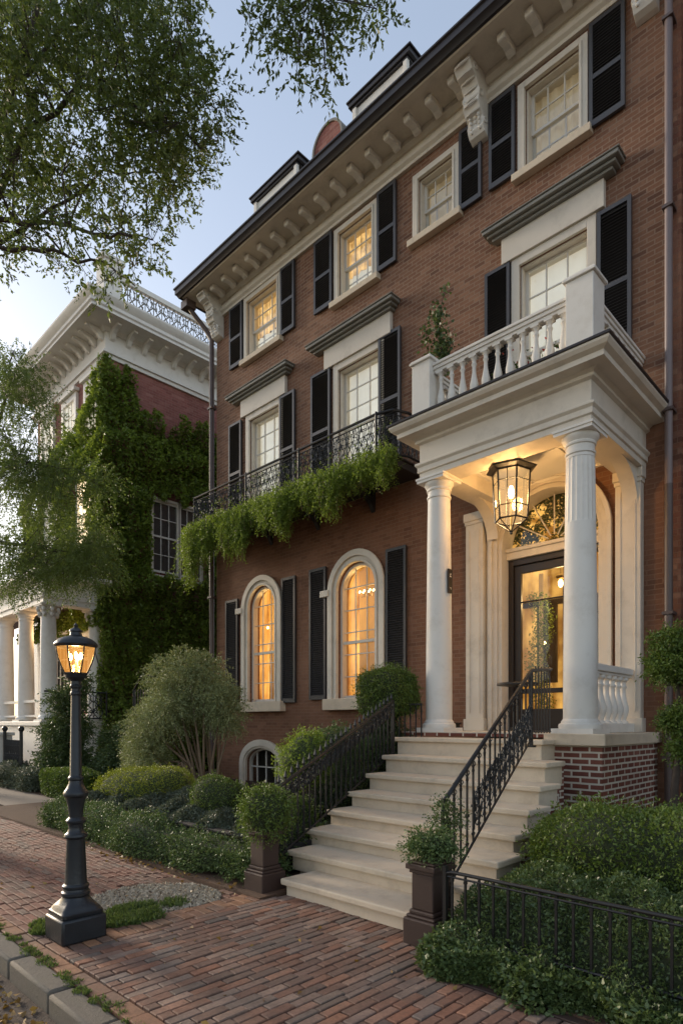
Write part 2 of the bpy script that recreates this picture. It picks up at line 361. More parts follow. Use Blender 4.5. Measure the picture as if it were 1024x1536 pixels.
def twigs(starts,dirs,L,per,leaf,droop=.15,spread=.8):
    """leafy sprays: per leaves strung along each start->dir twig"""
    n=len(starts);s=np.tile(np.linspace(.08,1,per),n);idx=np.repeat(np.arange(n),per)
    D=unit(dirs)[idx];LL=(np.asarray(L)*np.ones(n))[idx]
    P=starts[idx]+D*(s*LL)[:,None];P[:,2]-=droop*LL*s*s
    P+=RNG.normal(size=P.shape)*.008
    ld=D*.6+sph(len(P))*spread;ld[:,2]-=.15
    return leaf_arrays(P,ld,leaf*rnd(.6,1.2,len(P)))
def clump_tree(clumps,ntw,L,per,leaf,flat=.7,droop=.25):
    out=[]
    for x,y,z,r in clumps:
        k=max(3,int(ntw*r*r));c=np.array([x,y,z])
        o=sph(k);st=c+o*np.array([r,r,r*flat])*(RNG.uniform(0,1,(k,1))**.5)*.62
        d=o+sph(k)*.7;d[:,2]-=.15
        out.append(twigs(st,d,L*rnd(.6,1.3,k),per,leaf,droop))
    return np.concatenate(out)
def lump(V,amp,freq,seed=0):
    """cheap smooth bumpiness from a few sines"""
    r=np.random.default_rng(seed);f=np.zeros(len(V))
    for i in range(5):
        k=r.normal(size=3)*freq*(1+.5*i);p=r.uniform(0,6.28);f+=np.sin(V@k+p)/(1+.5*i)
    return f*amp/2
def shrub_pts(c,rad,n,power=2.0,zcut=-1.0,amp=.07,seed=1,freq=3.0,depth=.12):
    """points and outward normals on a lumpy superellipsoid skin (power 2 = round, 6 = boxy)"""
    o=sph(n*2);o=o[o[:,2]>zcut][:n]
    k=(np.abs(o)**power).sum(1)**(-1/power)
    U=o*k[:,None];rad=np.array(rad);P=U*rad
    g=unit(np.sign(U)*np.abs(U)**(power-1)/rad)
    W=P+np.array(c);b=lump(W,amp,freq,seed)-RNG.uniform(0,1,len(W))**2*depth
    return W+g*b[:,None],g
def core_mesh(mb,c,rad,power=2.,scale=.9,amp=.05,seed=1,freq=3.,n=14):
    V=[];F=[]
    dirs=[]
    for i in range(n+1):
        a=PI*i/n
        for k in range(2*n): t=PI*k/n;dirs.append((math.sin(a)*math.cos(t),math.sin(a)*math.sin(t),-math.cos(a)))
    o=np.array(dirs);k=(np.abs(o)**power).sum(1)**(-1/power);P=o*k[:,None]*np.array(rad)*scale
    W=P+np.array(c);W=W+unit(o)*lump(W,amp,freq,seed)[:,None]
    w=2*n
    for i in range(n):
        for k in range(w):F.append((i*w+k,i*w+(k+1)%w,(i+1)*w+(k+1)%w,(i+1)*w+k))
    mb.add([tuple(p) for p in W],F)
def shrub(name,label,cat,c,rad,n,leaf,mat,power=2.,core='core',amp=.06,freq=3.,depth=.1,group=None,base=None,cs=.88,sprig=0,out=.7,stems=True):
    b=base if base is not None else (c[0],c[1],max(0,c[2]-rad[2]))
    t=thing(name,label,cat,b,group)
    P,g=shrub_pts(c,rad,n,power,amp=amp,freq=freq,depth=depth)
    keep=P[:,2]>b[2]+.01;P=P[keep];g=g[keep]
    D=g*out+sph(len(P))
    A=leaf_arrays(P,D,leaf*rnd(.6,1.25,len(P)))
    if sprig:
        Q,h=shrub_pts(c,rad,sprig,power,amp=amp,freq=freq,depth=.02)
        A=np.concatenate([A,twigs(Q,h+sph(len(Q))*.5,leaf*3.2,7,leaf,.1)])
    mesh_np('foliage',A,mat,t)
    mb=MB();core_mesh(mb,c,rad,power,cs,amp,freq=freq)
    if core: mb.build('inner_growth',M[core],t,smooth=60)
    if stems:
        mb=MB()
        for i in range(5):
            a=i*1.26+.3;mb.tube([(b[0]+.04*math.cos(a),b[1]+.04*math.sin(a),b[2]-.02),(c[0]+rad[0]*.3*math.cos(a),c[1]+rad[1]*.3*math.sin(a),c[2])],[.02,.01],5)
        mb.build('stem',M['bark'],t)
    return t
# ------------------------------------------------------------------ setting
def sheet(name,x0,x1,y0,y1,z,mat,nx=1,ny=1,kind='structure'):
    mb=MB();V=[(x0+(x1-x0)*i/nx,y0+(y1-y0)*j/ny,z) for j in range(ny+1) for i in range(nx+1)]
    mb.add(V,[(j*(nx+1)+i,j*(nx+1)+i+1,(j+1)*(nx+1)+i+1,(j+1)*(nx+1)+i) for j in range(ny) for i in range(nx)])
    return mb.build(name,mat,kind=kind)
sheet('ground',-400,400,-400,400,-.16,M['ground'])
sheet('road',-120,60,-40,-7.80,-.13,M['road'])
mb=MB()
mb.box(-120,60,-7.66,12,-.15,-.022);mb.build('pavement',M['soil'],kind='structure')
# brick sidewalk that runs along the street, the walk up to the steps, their edging
sheet('brick_sidewalk',-60,-14,-7.66,-5.66,0.0,M['pave2'])
sheet('joint_sand',-14,-4.9,-7.66,-5.66,-.016,M['sand']);sheet('joint_sand',-4.9,3,-7.66,-5.0,-.016,M['sand'])
RB=random.Random(21)
def pavers(name,x0,x1,y0,y1,bl,bw,along,mat,gap=.007,z=.009,wav=.012,clip=None,jz=.0036):
    mb=MB();La,Lb=((x0,x1),(y0,y1)) if along=='x' else ((y0,y1),(x0,x1))
    v=Lb[0];row=0
    while v<Lb[1]-bw*.4:
        w=bw*RB.uniform(.93,1.07);w=min(w,Lb[1]-v);u=La[0]-(bl*.5 if row%2 else 0)-RB.uniform(0,.04)
        while u<La[1]:
            l=bl*RB.uniform(.90,1.08);a=max(u,La[0]);b=min(u+l,La[1])
            if b-a>.035:
                wv=wav*math.sin(a*1.7+v*.6)+RB.uniform(-.0015,.0015);p0,p1,q0,q1=a+gap/2,b-gap/2,v+gap/2+wv,v+w-gap/2+wv
                xs=(p0,p1,q0,q1) if along=='x' else (q0,q1,p0,p1)
                if clip is None or clip((xs[0]+xs[1])/2,(xs[2]+xs[3])/2):
                    X0,X1,Y0,Y1=xs;h=z+RB.uniform(-jz,jz)+.006*math.sin(X0*2.1+Y0*1.3)+.004*math.sin(X0*5.3-Y0*4.1);t=[RB.uniform(-.0016,.0016) for _ in range(4)];c=.005;e=[RB.uniform(0,.003) for _ in range(4)]
                    V=[(X0,Y0,-.03),(X1,Y0,-.03),(X1,Y1,-.03),(X0,Y1,-.03),(X0+e[0],Y0+e[1],h-c+t[0]),(X1-e[1],Y0+e[2],h-c+t[1]),(X1-e[2],Y1-e[3],h-c+t[2]),(X0+e[3],Y1-e[0],h-c+t[3]),(X0+c+e[0],Y0+c+e[1],h+t[0]),(X1-c-e[1],Y0+c+e[2],h+t[1]),(X1-c-e[2],Y1-c-e[3],h+t[2]),(X0+c+e[3],Y1-c-e[0],h+t[3])]
                    mb.add(V,[(0,1,5,4),(1,2,6,5),(2,3,7,6),(3,0,4,7),(4,5,9,8),(5,6,10,9),(6,7,11,10),(7,4,8,11),(8,9,10,11)])
            u+=l
        v+=w;row+=1
    return mb.build(name,mat,kind='structure')
def notgravel(x,y): return ((x+5.35)/.66)**2+((y+6.38)/.70)**2>1 and not(abs(x+5.03)<.20 and -7.0<y<-6.4)
pavers('brick_walk',-4.60,-2.58,-7.52,-5.02,.235,.082,'y',M['paver'])
pavers('brick_walk',-2.58,1.5,-7.52,-5.93,.235,.082,'y',M['paver'])
pavers('brick_sidewalk',-14,-4.9,-7.52,-5.66,.21,.074,'x',M['paver2'],clip=notgravel)
pavers('edging',-4.9,-4.60,-7.52,-5.62,.30,.105,'x',M['paver3'],z=.011,wav=.004)
pavers('edging',-14,3,-7.66,-7.52,.22,.14,'x',M['paver3'],z=.009,wav=.0)
mb=MB();mb.box(-2.55,6,-5.93,-5.86,0,.02);mb.build('edging',M['brown'],kind='structure',bev=.004)
sheet('path',-45,-10.7,-5.1,-3.9,.010,M['concrete'])
# granite kerb, one stone after another
mb=MB();x=-40.
while x<8:
    l=random.uniform(.62,.95) if x>-8 else 1.4
    j=random.uniform(-.008,.008);mb.box(x+.007,x+l-.007,-7.83+j,-7.665+j*.3,-.15,.012+j);x+=l
mb.build('kerb',M['kerb'],kind='structure',bev=.022,smooth=50)
# planting beds
mb=MB();mb.box(-13.55,-4.62,-5.66,0,-.1,.03);mb.box(-2.55,4,-5.86,0,-.1,.03);mb.box(-18.9,-13.55,-3.9,0,-.1,.02);mb.box(-45,-18.9,-3.9,-2,-.1,.02)
mb.build('planting_bed',M['soil'],kind='structure')
# gravel patch beside the lamp
n=5200;a=rnd(0,2*PI,n);r=np.sqrt(rnd(0,1,n));gx=-5.35+r*np.cos(a)*.62;gy=-6.38+r*np.sin(a)*.66
kp=(gx<-4.91);gx=gx[kp];gy=gy[kp];n=len(gx)
V=np.stack([gx,gy,rnd(.004,.012,n)],1);sz=rnd(.008,.024,n)*(.6+.6*rnd(0,1,n))
T=np.array([(1,1,1),(-1,-1,1),(-1,1,-1),(1,-1,-1)],float)
fac=[(0,1,2),(0,3,1),(0,2,3),(1,3,2)]
Q=[]
Rm=[];
J=RNG.normal(size=(n,3,3));J=unit(J)
pts=V[:,None,:]+np.einsum('ij,njk->nik',T,J)*sz[:,None,None]*.6
tri=np.concatenate([pts[:,f,:] for f in fac],1).reshape(-1,3)
mesh_np('gravel',tri,M['gravel'],nper=3,kind='stuff',label='patch of small pale gravel beside the lamp post plinth',cat='gravel')
sheet('gravel_bed',-6.05,-4.905,-7.08,-5.70,.0,M['soil'])
# grass tuft by the lamp, weeds along the kerb joint
def tufts(pts,n,h,spread):
    P=[];D=[];
    for (x,y,z,r) in pts:
        k=int(n*r);a=rnd(0,6.28,k);q=np.sqrt(rnd(0,1,k))*r*spread
        P.append(np.stack([x+np.cos(a)*q,y+np.sin(a)*q,np.full(k,z)],1))
    P=np.concatenate(P);D=sph(len(P))*.7;D[:,2]=np.abs(D[:,2])+.6
    return leaf_arrays(P,D,h*rnd(.5,1.3,len(P)),.22)
mesh_np('grass',tufts([(-5.0+random.uniform(-.28,.12),-6.75+random.gauss(0,.17),0,random.uniform(.03,.10)) for _ in range(46)],3300,.06,1.3),M['leaf_grass'],kind='stuff',label='short green grass growing behind the lamp post plinth',cat='grass')
mesh_np('grass',tufts([(-5.35,-7.3,.0,.16),(-5.5,-7.12,.0,.13),(-5.2,-7.42,.0,.10)],5000,.045,1),M['leaf_grass'],kind='stuff',label='weeds sprouting on the street side of the lamp post plinth',cat='weeds')
mesh_np('weeds',tufts([(x,-7.655+random.uniform(-.02,.02),.0,random.uniform(.02,.06)) for x in [-7+i*.11+random.uniform(-.05,.05) for i in range(60)]],2600,.03,1.2),M['leaf_grass'],kind='stuff',label='thin line of weeds in the joint behind the granite kerb',cat='weeds')
k=420;P=np.stack([rnd(-6.6,-3.0,k),-7.9-np.abs(RNG.normal(size=k))*.22,rnd(-.125,-.09,k)],1)
k2=70;P=np.concatenate([P,np.stack([rnd(-8,-1.5,k2),rnd(-7.5,-5.7,k2),rnd(.012,.02,k2)],1),np.stack([rnd(-8.5,-5,90),rnd(-5.85,-5.6,90),rnd(.03,.05,90)],1)])
D=sph(len(P));D[:,2]*=.25
mesh_np('fallen_leaves',leaf_arrays(P,D,rnd(.03,.065,len(P)),.6),M['leaf_fallen'],kind='stuff',label='dry yellow brown leaves scattered in the gutter and on the bricks',cat='leaves')
# ------------------------------------------------------------------ the townhouse
H=thing('brick_townhouse','tall red brick townhouse with black shutters, white bracketed cornice and columned porch','house',(-8.1,0,0))
def rect(x0,x1,z0,z1): return [(x0,z0),(x1,z0),(x1,z1),(x0,z1)]
def arch(x0,x1,z0,zs,rise=None,n=14):
    c=(x0+x1)/2;r=(x1-x0)/2;rz=r if rise is None else rise
    return [(x0,z0),(x1,z0)]+[(c+r*math.cos(PI*i/n),zs+rz*math.sin(PI*i/n)) for i in range(n+1)]
W3=[(-12.25,-11.09,10.75,12.17,'gold'),(-9.07,-8.12,10.68,12.1,'gold'),(-6.97,-6.20,10.85,11.95,'cream'),(-4.80,-3.90,10.75,12.1,'cream')]
W2=[(-12.15,-11.02,6.75,9.2),(-9.08,-7.95,6.75,9.2),(-4.90,-3.78,6.4,9.25)]
W1=[(-12.17,-11.15,2.22,4.52),(-9.10,-8.02,2.22,4.50)]
BW=(-12.28,-11.02,.12,.72)
DO=(-5.30,-3.55,1.58,4.65)
holes=[rect(*w[:4]) for w in W3]+[rect(*w) for w in W2]+[arch(*w) for w in W1]+[arch(*BW,rise=.38)]+[arch(*DO)]
def wall_panel(mb,outer,holes,y,th):
    polys=[[Vector((p[0],p[1],0)) for p in outer]]+[[Vector((p[0],p[1],0)) for p in h] for h in holes]
    flat=[p for q in polys for p in q]
    tris=geometry.tessellate_polygon(polys)
    mb.add([(p.x,y,p.y) for p in flat],[tuple(t) for t in tris])
    for h in holes:
        n=len(h);mb.add([(p[0],y,p[1]) for p in h]+[(p[0],y+th,p[1]) for p in h],[(i,(i+1)%n,(i+1)%n+n,i+n) for i in range(n)])
XL,XR=-13.6,-2.68
zsplit=6.3
mb=MB()
up=[h for h in holes if h[0][1]>zsplit]
lo=[h for h in holes if h[0][1]<zsplit]
wall_panel(mb,rect(XL,XR,zsplit,13.0),up,0,.3)
mb.add([(XL,0,0),(XL,9,0),(XL,9,13),(XL,0,13)],[(0,1,2,3)])
mb.add([(XR,0,0),(XR,9,0),(XR,9,13),(XR,0,13)],[(0,1,2,3)]);mb.add([(XL,9,0),(XR,9,0),(XR,9,13),(XL,9,13)],[(0,1,2,3)])
mb.build('wall',M['brick'],H)
mb=MB();wall_panel(mb,rect(XL,XR,0,zsplit),lo,0,.3);mb.build('wall',M['brick_dk'],H,label='darker plain brick lower wall')
mb=MB();mb.box(XL-.03,XR,-.05,-.001,0,.28);mb.build('plinth',M['brown'],H)
# windows --------------------------------------------------------------
def frame_rect(mb,x0,x1,z0,z1,w,y0,y1,bottom=True):
    mb.box(x0-w,x0,y0,y1,z0-(w if bottom else 0),z1+w);mb.box(x1,x1+w,y0,y1,z0-(w if bottom else 0),z1+w)
    mb.box(x0,x1,y0,y1,z1,z1+w)
    if bottom: mb.box(x0,x1,y0,y1,z0-w,z0)
def sashes(x0,x1,z0,z1,cols,rows,par,fr=.05,mun=.018,yy=.13):
    """double-hung sash: upper sash stands in front of the lower; bars in the mesh"""
    zm=(z0+z1)/2
    mb=MB()
    for (a,b,y) in ((z0,zm+.03,yy+.05),(zm-.02,z1,yy)):
        e=.002
        mb.box(x0,x0+fr,y,y+.045,a,b);mb.box(x1-fr,x1,y,y+.045,a,b)
        mb.box(x0+fr,x1-fr,y+e,y+.045-e,a,a+fr*.9);mb.box(x0+fr,x1-fr,y+e,y+.045-e,b-fr*.8,b)
        for i in range(1,cols): q=x0+(x1-x0)*i/cols;mb.box(q-mun/2,q+mun/2,y+.008,y+.036,a+fr*.9,b-fr*.8)
        for i in range(1,rows): q=a+(b-a)*i/rows;mb.box(x0+fr,x1-fr,y+.011,y+.033,q-mun/2,q+mun/2)
    mb.build('sash',M['sash'],par)
def pane(x0,x1,z0,z1,par,g='glass',y=.158):
    mb=MB();mb.add([(x0,y,z0),(x1,y,z0),(x1,y,z1),(x0,y,z1)],[(0,1,2,3)]);return mb.build('pane',M[g],par)
def drape(x0,x1,z0,z1,par,mat,y=.30,amp=.03,n=60,name='curtain'):
    mb=MB();V=[];
    ph=random.uniform(0,6)
    for j,z in enumerate((z0,z1)):
        for i in range(n+1):
            u=i/n;V.append((x0+(x1-x0)*u,y+amp*math.sin(u*38+ph+math.sin(u*9)*1.5)*(1 if j==0 else .7),z))
    mb.add(V,[(i,i+1,n+2+i,n+1+i) for i in range(n)]);return mb.build(name,M[mat],par,smooth=80)
def lining(mb,x0,x1,z0,z1,y0=.02,y1=.30,t=.03):
    mb.box(x0,x0+t,y0,y1,z0,z1);mb.box(x1-t,x1,y0,y1,z0,z1);mb.box(x0+t,x1-t,y0,y1,z1-t,z1);mb.box(x0+t,x1-t,y0,y1,z0,z0+t)
for k,(x0,x1,z0,z1,kd) in enumerate(W3):
    mb=MB();cw=.13;frame_rect(mb,x0,x1,z0,z1,cw,-.045,.0,False);frame_rect(mb,x0,x1,z0,z1,.045,-.065,-.045,False);lining(mb,x0,x1,z0,z1)
    w=mb.build('window',M['trim'],H,bev=.006)
    s=MB();s.box(x0-cw-.07,x1+cw+.07,-.13,.02,z0-.12,z0);s.build('sill',M['stone'],w,bev=.008)
    sashes(x0+.03,x1-.03,z0+.03,z1-.03,3,2,w);pane(x0,x1,z0,z1,w,'glass' if kd=='gold' else 'glass')
    if kd=='gold':
        zm=(z0+z1)/2;drape(x0-.02,x1+.02,zm-.1,z1+.02,w,'cur_gold');drape(x0-.02,x1+.02,z0-.02,zm-.1,w,'blind')
    else: drape(x0-.02,x1+.02,z0-.02,z1+.02,w,'cur_cream')
for k,(x0,x1,z0,z1) in enumerate(W2):
    ex=[.30,.38,.30][k]
    mb=MB();frame_rect(mb,x0,x1,z0,z1,.14,-.05,0,False)
    lx0,lx1=x0-ex,x1+ex*.9
    mb.box(lx0,lx1,-.09,0,z1+.14,z1+.56)                       # plain frieze under the hood
    if k!=1: pass
    lining(mb,x0,x1,z0,z1)
    w=mb.build('window',M['trim'],H,bev=.008)
    hx0,hx1=[(-12.85,-10.52),(-9.85,-7.43),(-5.46,-3.24)][k];zb=z1+.56
    hd=MB();hd.box(hx0+.12,hx1-.12,-.15,0,zb,zb+.05);hd.box(hx0+.06,hx1-.06,-.21,0,zb+.05,zb+.10);hd.box(hx0,hx1,-.27,0,zb+.10,zb+.16);hd.box(hx0-.02,hx1+.02,-.29,0,zb+.16,zb+.185)
    hd.build('hood',M['lead'],w,bev=.012)
    s=MB();s.box(x0-.2,x1+.2,-.13,.02,z0-.12,z0);s.build('sill',M['stone'],w,bev=.008)
    sashes(x0+.03,x1-.03,z0+.03,z1-.03,3,3,w,mun=.02);pane(x0,x1,z0,z1,w,'glass')
    drape(x0-.02,x1+.02,z0-.02,z1+.02,w,'blind',amp=.004,n=12,name='blind')
def arch_band(mb,x0,x1,z0,zs,wd,y0,y1,rise=None,n=20):
    c=(x0+x1)/2;r=(x1-x0)/2;rz=r if rise is None else rise
    i_=[(x0,z0)]+[(c-r*math.cos(PI*i/n),zs+rz*math.sin(PI*i/n)) for i in range(n+1)]+[(x1,z0)]
    o_=[(x0-wd,z0)]+[(c-(r+wd)*math.cos(PI*i/n),zs+(rz+wd)*math.sin(PI*i/n)) for i in range(n+1)]+[(x1+wd,z0)]
    m=len(i_);V=[(p[0],y,p[1]) for y in(y0,y1) for p in i_+o_];F=[]
    for i in range(m-1):
        F+=[(i,i+1,m+i+1,m+i),(2*m+i,3*m+i,3*m+i+1,2*m+i+1),(i,2*m+i,2*m+i+1,i+1),(m+i,m+i+1,3*m+i+1,3*m+i)]
    F+=[(0,m,3*m,2*m),(m-1,3*m-1,4*m-1,2*m-1)]
    mb.add(V,F)
for k,(x0,x1,z0,zs) in enumerate(W1):
    mb=MB();r=(x1-x0)/2
    arch_band(mb,x0,x1,z0,zs,.22,-.05,0);arch_band(mb,x0-.12,x1+.12,z0,zs,.13,-.10,-.05);arch_band(mb,x0+.0,x1-.0,z0,zs,.06,-.08,-.05)
    w=mb.build('window',M['trim'],H,bev=.006,smooth=35)
    # wooden inner frame, bars and meeting rail
    s=MB();arch_band(s,x0+.06,x1-.06,z0,zs,.06,.06,.20)
    zm=z0+ (zs-z0)*.52
    cx=(x0+x1)/2
    s.box(x0+.06,x1-.06,.09,.15,zm-.03,zm+.03);s.box(x0+.06,x1-.06,.13,.19,z0,z0+.07)
    for q in (cx-.16,cx+.16): s.box(q-.011,q+.011,.128,.15,z0,zs+math.sqrt(max(0,(r-.06)**2-.16**2)))
    for i in range(1,6):
        z=z0+(zs+.25-z0)*i/5.4
        if abs(z-zm)>.1: s.box(x0+.06,x1-.06,.125,.147,z-.011,z+.011)
    s.build('sash',M['sash'],w,smooth=35)
    sl=MB();sl.box(x0-.33,x1+.33,-.17,.02,z0-.24,z0-.0);sl.build('sill',M['stone'],w,bev=.012)
    g=MB();pl=arch(x0+.05,x1-.05,z0,zs,r-.05);t=geometry.tessellate_polygon([[Vector((a,b,0)) for a,b in pl]])
    g.add([(a,.155,b) for a,b in pl],[tuple(q) for q in t]);g.build('pane',M['glass_lo'],w)
    ra,rb,rc=x0-.5,x1+.5,1.9
    rm=MB();rm.add([(ra,.301,z0-.5),(rb,.301,z0-.5),(rb,rc,z0-.5),(ra,rc,z0-.5),(ra,.301,zs+.9),(rb,.301,zs+.9),(rb,rc,zs+.9),(ra,rc,zs+.9)],[(0,1,2,3),(4,5,6,7),(3,2,6,7),(0,3,7,4),(1,2,6,5)])
    rm.box(ra+.1,ra+.75,rc-.08,rc-.01,z0-.5,z0+1.5) if k else rm.box(rb-1.0,rb-.3,rc-.08,rc-.01,z0+.9,z0+1.9)
    rm.build('room',M['room'],w)
    fu=MB();fu.box(ra+.2,rb-.2,1.3,1.7,z0-.5,z0+.45);fu.box(ra+.3,ra+.8,1.75,1.82,z0+.9,z0+1.9);fu.box(rb-.55,rb-.15,1.6,1.8,z0-.5,z0+2.0);fu.build('furniture',M['door'],w)
    drape(x0-.15,x0+.30,z0-.1,zs+r,w,'cur_amber',y=.36,amp=.035,n=30);drape(x1-.16,x1+.12,z0-.1,zs+r,w,'cur_amber',y=.36,amp=.03,n=24)
    rl=bpy.data.lights.new('room_light','POINT');rl.energy=16;rl.color=(1,.68,.27);rl.shadow_soft_size=.12;ro=bpy.data.objects.new('room_light',rl);C.objects.link(ro);ro.parent=w;ro.location=Vector((cx,.85,zs-.15))-ORG[H]
    if k==1:   # chandelier hanging in front of the cloth
        cc=MB();c0=(cx+.02,.27,zs-.05)
        cc.tube([(c0[0],c0[1],zs+r-.02),c0],.008,5)
        for i in range(8):
            a=i*PI/4;cc.tube([c0,(c0[0]+.13*math.cos(a),c0[1]+.05*math.sin(a),c0[2]-.09),(c0[0]+.2*math.cos(a),c0[1]+.07*math.sin(a),c0[2]+.0)],.006,4)
        cc.build('chandelier',M['brass'],w)
        bb=MB()
        for i in range(8):
            a=i*PI/4;bb.ball((c0[0]+.2*math.cos(a),c0[1]+.07*math.sin(a),c0[2]+.03),.018,4)
        bb.build('candle_bulb',M['bulb_s'],w)
    else:
        bb=MB();bb.ball((x0+.33,.30,zs-.45),.03,5);bb.build('lamp_bulb',M['bulb_s'],w)
    for sx in (-1,1):    # impost blocks at the spring of the arch
        pass
    im=MB();im.box(x0-.45,x0-.2,-.13,0,zs-.08,zs+.06)
    im.build('impost',M['trim'],w,bev=.01)
# basement window
x0,x1,z0,zs=BW
mb=MB();arch_band(mb,x0,x1,z0-.12,zs,.2,-.07,0,rise=.38);arch_band(mb,x0-.05,x1+.05,z0-.12,zs,.16,-.1,-.07,rise=.43);w=mb.build('window',M['trim'],H,bev=.008,smooth=35,label='low arched basement window')
s=MB();arch_band(s,x0+.05,x1-.05,z0,zs,.05,.06,.14,rise=.33)
for q in (-12.0,-11.65,-11.3): s.box(q-.016,q+.016,.085,.11,z0,zs+.3)
s.box(x0,x1,.09,.105,.62,.65);s.build('sash',M['sash'],w)
pane(x0,x1,z0,zs+.4,w,'glass_lo',.12);drape(x0-.05,x1+.05,z0-.1,zs+.45,w,'void',.28,.02,12)  # near-black sheet behind the pane stands in for the unlit basement
# shutters: a panel frame with slanted louvres, each one a part
SH={}
def shutter(x0,x1,z0,z1,mid,par=H,style='shutter'):
    W=round(x1-x0,2);Hh=round(z1-z0,2);key=(W,Hh,mid,style)
    if key in SH:
        src,(sx,sz)=SH[key];c=src.copy();C.objects.link(c);c.parent=par;c.location=Vector(src.location)+Vector((x0-sx,0,z0-sz));ORG[c]=ORG[src]
        return c
    mb=MB();st=.055
    y0,y1=-.075,-.03
    mb.box(x0,x0+st,y0,y1,z0,z1);mb.box(x1-st,x1,y0,y1,z0,z1);mb.box(x0+st,x1-st,y0+.002,y1-.002,z0,z0+.09);mb.box(x0+st,x1-st,y0+.002,y1-.002,z1-.06,z1)
    spans=[(z0+.09,z1-.06)]
    if mid:
        q=z0+Hh*mid;mb.box(x0+st,x1-st,y0+.002,y1-.002,q-.035,q+.035);spans=[(z0+.09,q-.035),(q+.035,z1-.06)]
    mb.mi=1
    mb.box(x0+.01,x1-.01,y1,y1+.02,z0+.01,z1-.01)
    for a,b in spans:
        z=a+.02
        while z<b-.005:
            mb.obox(((x0+x1)/2,(y0+y1)/2+.002,z),((x1-x0)/2-st,0,0),(0,.020,.016),(0,-.0026,.0033));z+=.046
    o=mb.build('shutter',[M[style],M['louvre']],par)
    SH[key]=(o,(x0,z0));return o
for a,b,z0,z1 in [(-12.95,-12.42,10.75,12.3),(-10.94,-10.46,10.75,12.3),(-9.8,-9.25,10.7,12.27),(-7.97,-7.49,10.7,12.27),(-6.05,-5.6,10.8,12.2),(-5.45,-4.97,10.8,12.27),(-3.74,-3.22,10.7,12.27)]: shutter(a,b,z0,z1,.47)
for a,b,z0,z1 in [(-12.98,-12.46,6.75,9.33),(-10.97,-10.45,6.75,9.33),(-9.9,-9.3,6.75,9.38),(-7.93,-7.38,6.75,9.38),(-5.53,-5.06,7.0,9.4),(-3.62,-3.13,7.0,9.35)]: shutter(a,b,z0,z1,.5)
for a,b,z0,z1 in [(-13.12,-12.60,2.2,4.85),(-10.90,-10.42,2.18,5.07),(-9.95,-9.43,2.22,5.1),(-7.74,-7.24,2.22,5.12)]: shutter(a,b,z0,z1,0,style='louvre')
# cornice ---------------------------------------------------------------
CP=[(XL,9),(XL,0),(XR,0)]
mb=MB();prof=[(0,12.30),(.07,12.30),(.07,12.36),(.12,12.40),(.12,12.48),(.06,12.50),(.06,12.74),(0,12.74)]
mb.sweep(prof,CP);mb.build('frieze',M['trim'],H,smooth=30)
mb=MB();mb.box(XL-.42,XR+.02,-.84,.05,12.74,12.79);mb.box(XL-.42,XL+.02,.05,9.2,12.74,12.79)
mb.sweep([(.06,12.60),(.10,12.60),(.16,12.66),(.16,12.74),(.06,12.74)],CP)
mb.sweep([(.70,12.70),(.80,12.70),(.84,12.74),(.70,12.74)],[(XL,9),(XL,0),(XR,0)][1:])
mb.build('soffit',M['trim'],H,smooth=30)
mb=MB();EP=[(XL-.42,9.2),(XL-.42,-.84),(XR,-.84)]
mb.sweep([(-.02,12.72),(.03,12.72),(.07,12.79),(.10,12.81),(.10,12.92),(.13,12.94),(.13,12.97),(-.02,12.97)],EP);mb.build('gutter',M['gutter'],H,smooth=30)
mb=MB();mb.add([(XL-.52,-.92,12.96),(XR,-.92,12.96),(XR,3.2,15.0),(XL+2.6,3.2,15.0),(XL-.52,9.2,12.96),(XR,9.2,12.96)],[(0,1,2,3),(0,3,4),(2,3,4,5)]);mb.build('roof',M['slate'],H)
# modillions and the large scrolled consoles
def scroll_profile(d,h):
    # side outline (y outward negative, z) of a scrolled block d deep and h tall, top at z=0
    return [(0,0),(-d,0),(-d-.01,-h*.16),(-d*.94,-h*.30),(-d*.78,-h*.34),(-d*.62,-h*.42),(-d*.50,-h*.60),(-d*.40,-h*.78),(-d*.26,-h*.92),(-d*.10,-h),(0,-h)]
mb=MB();mb.prism([(a,b+12.738) for a,b in [(-.18,0),(-.55,0),(-.56,-.02),(-.55,-.11),(-.52,-.125),(-.46,-.11),(-.38,-.09),(-.30,-.10),(-.25,-.13),(-.20,-.14),(-.18,-.12)]],'x',-.068,.068)
first=None
x=-8.75-.475*9
xs=[]
while x<-3.1:
    if abs(x+5.6)>.2 and x>-13.35 and abs(x+2.95)>.2: xs.append(x)
    x+=.475
for x in xs:
    if first is None:
        mb.v=[(p[0]+x,p[1],p[2]) for p in mb.v];first=mb.build('modillion',M['white'],H,bev=.01);fx=x
    else:
        c=first.copy();C.objects.link(c);c.parent=H;c.location=first.location+Vector((x-fx,0,0));ORG[c]=ORG[first]
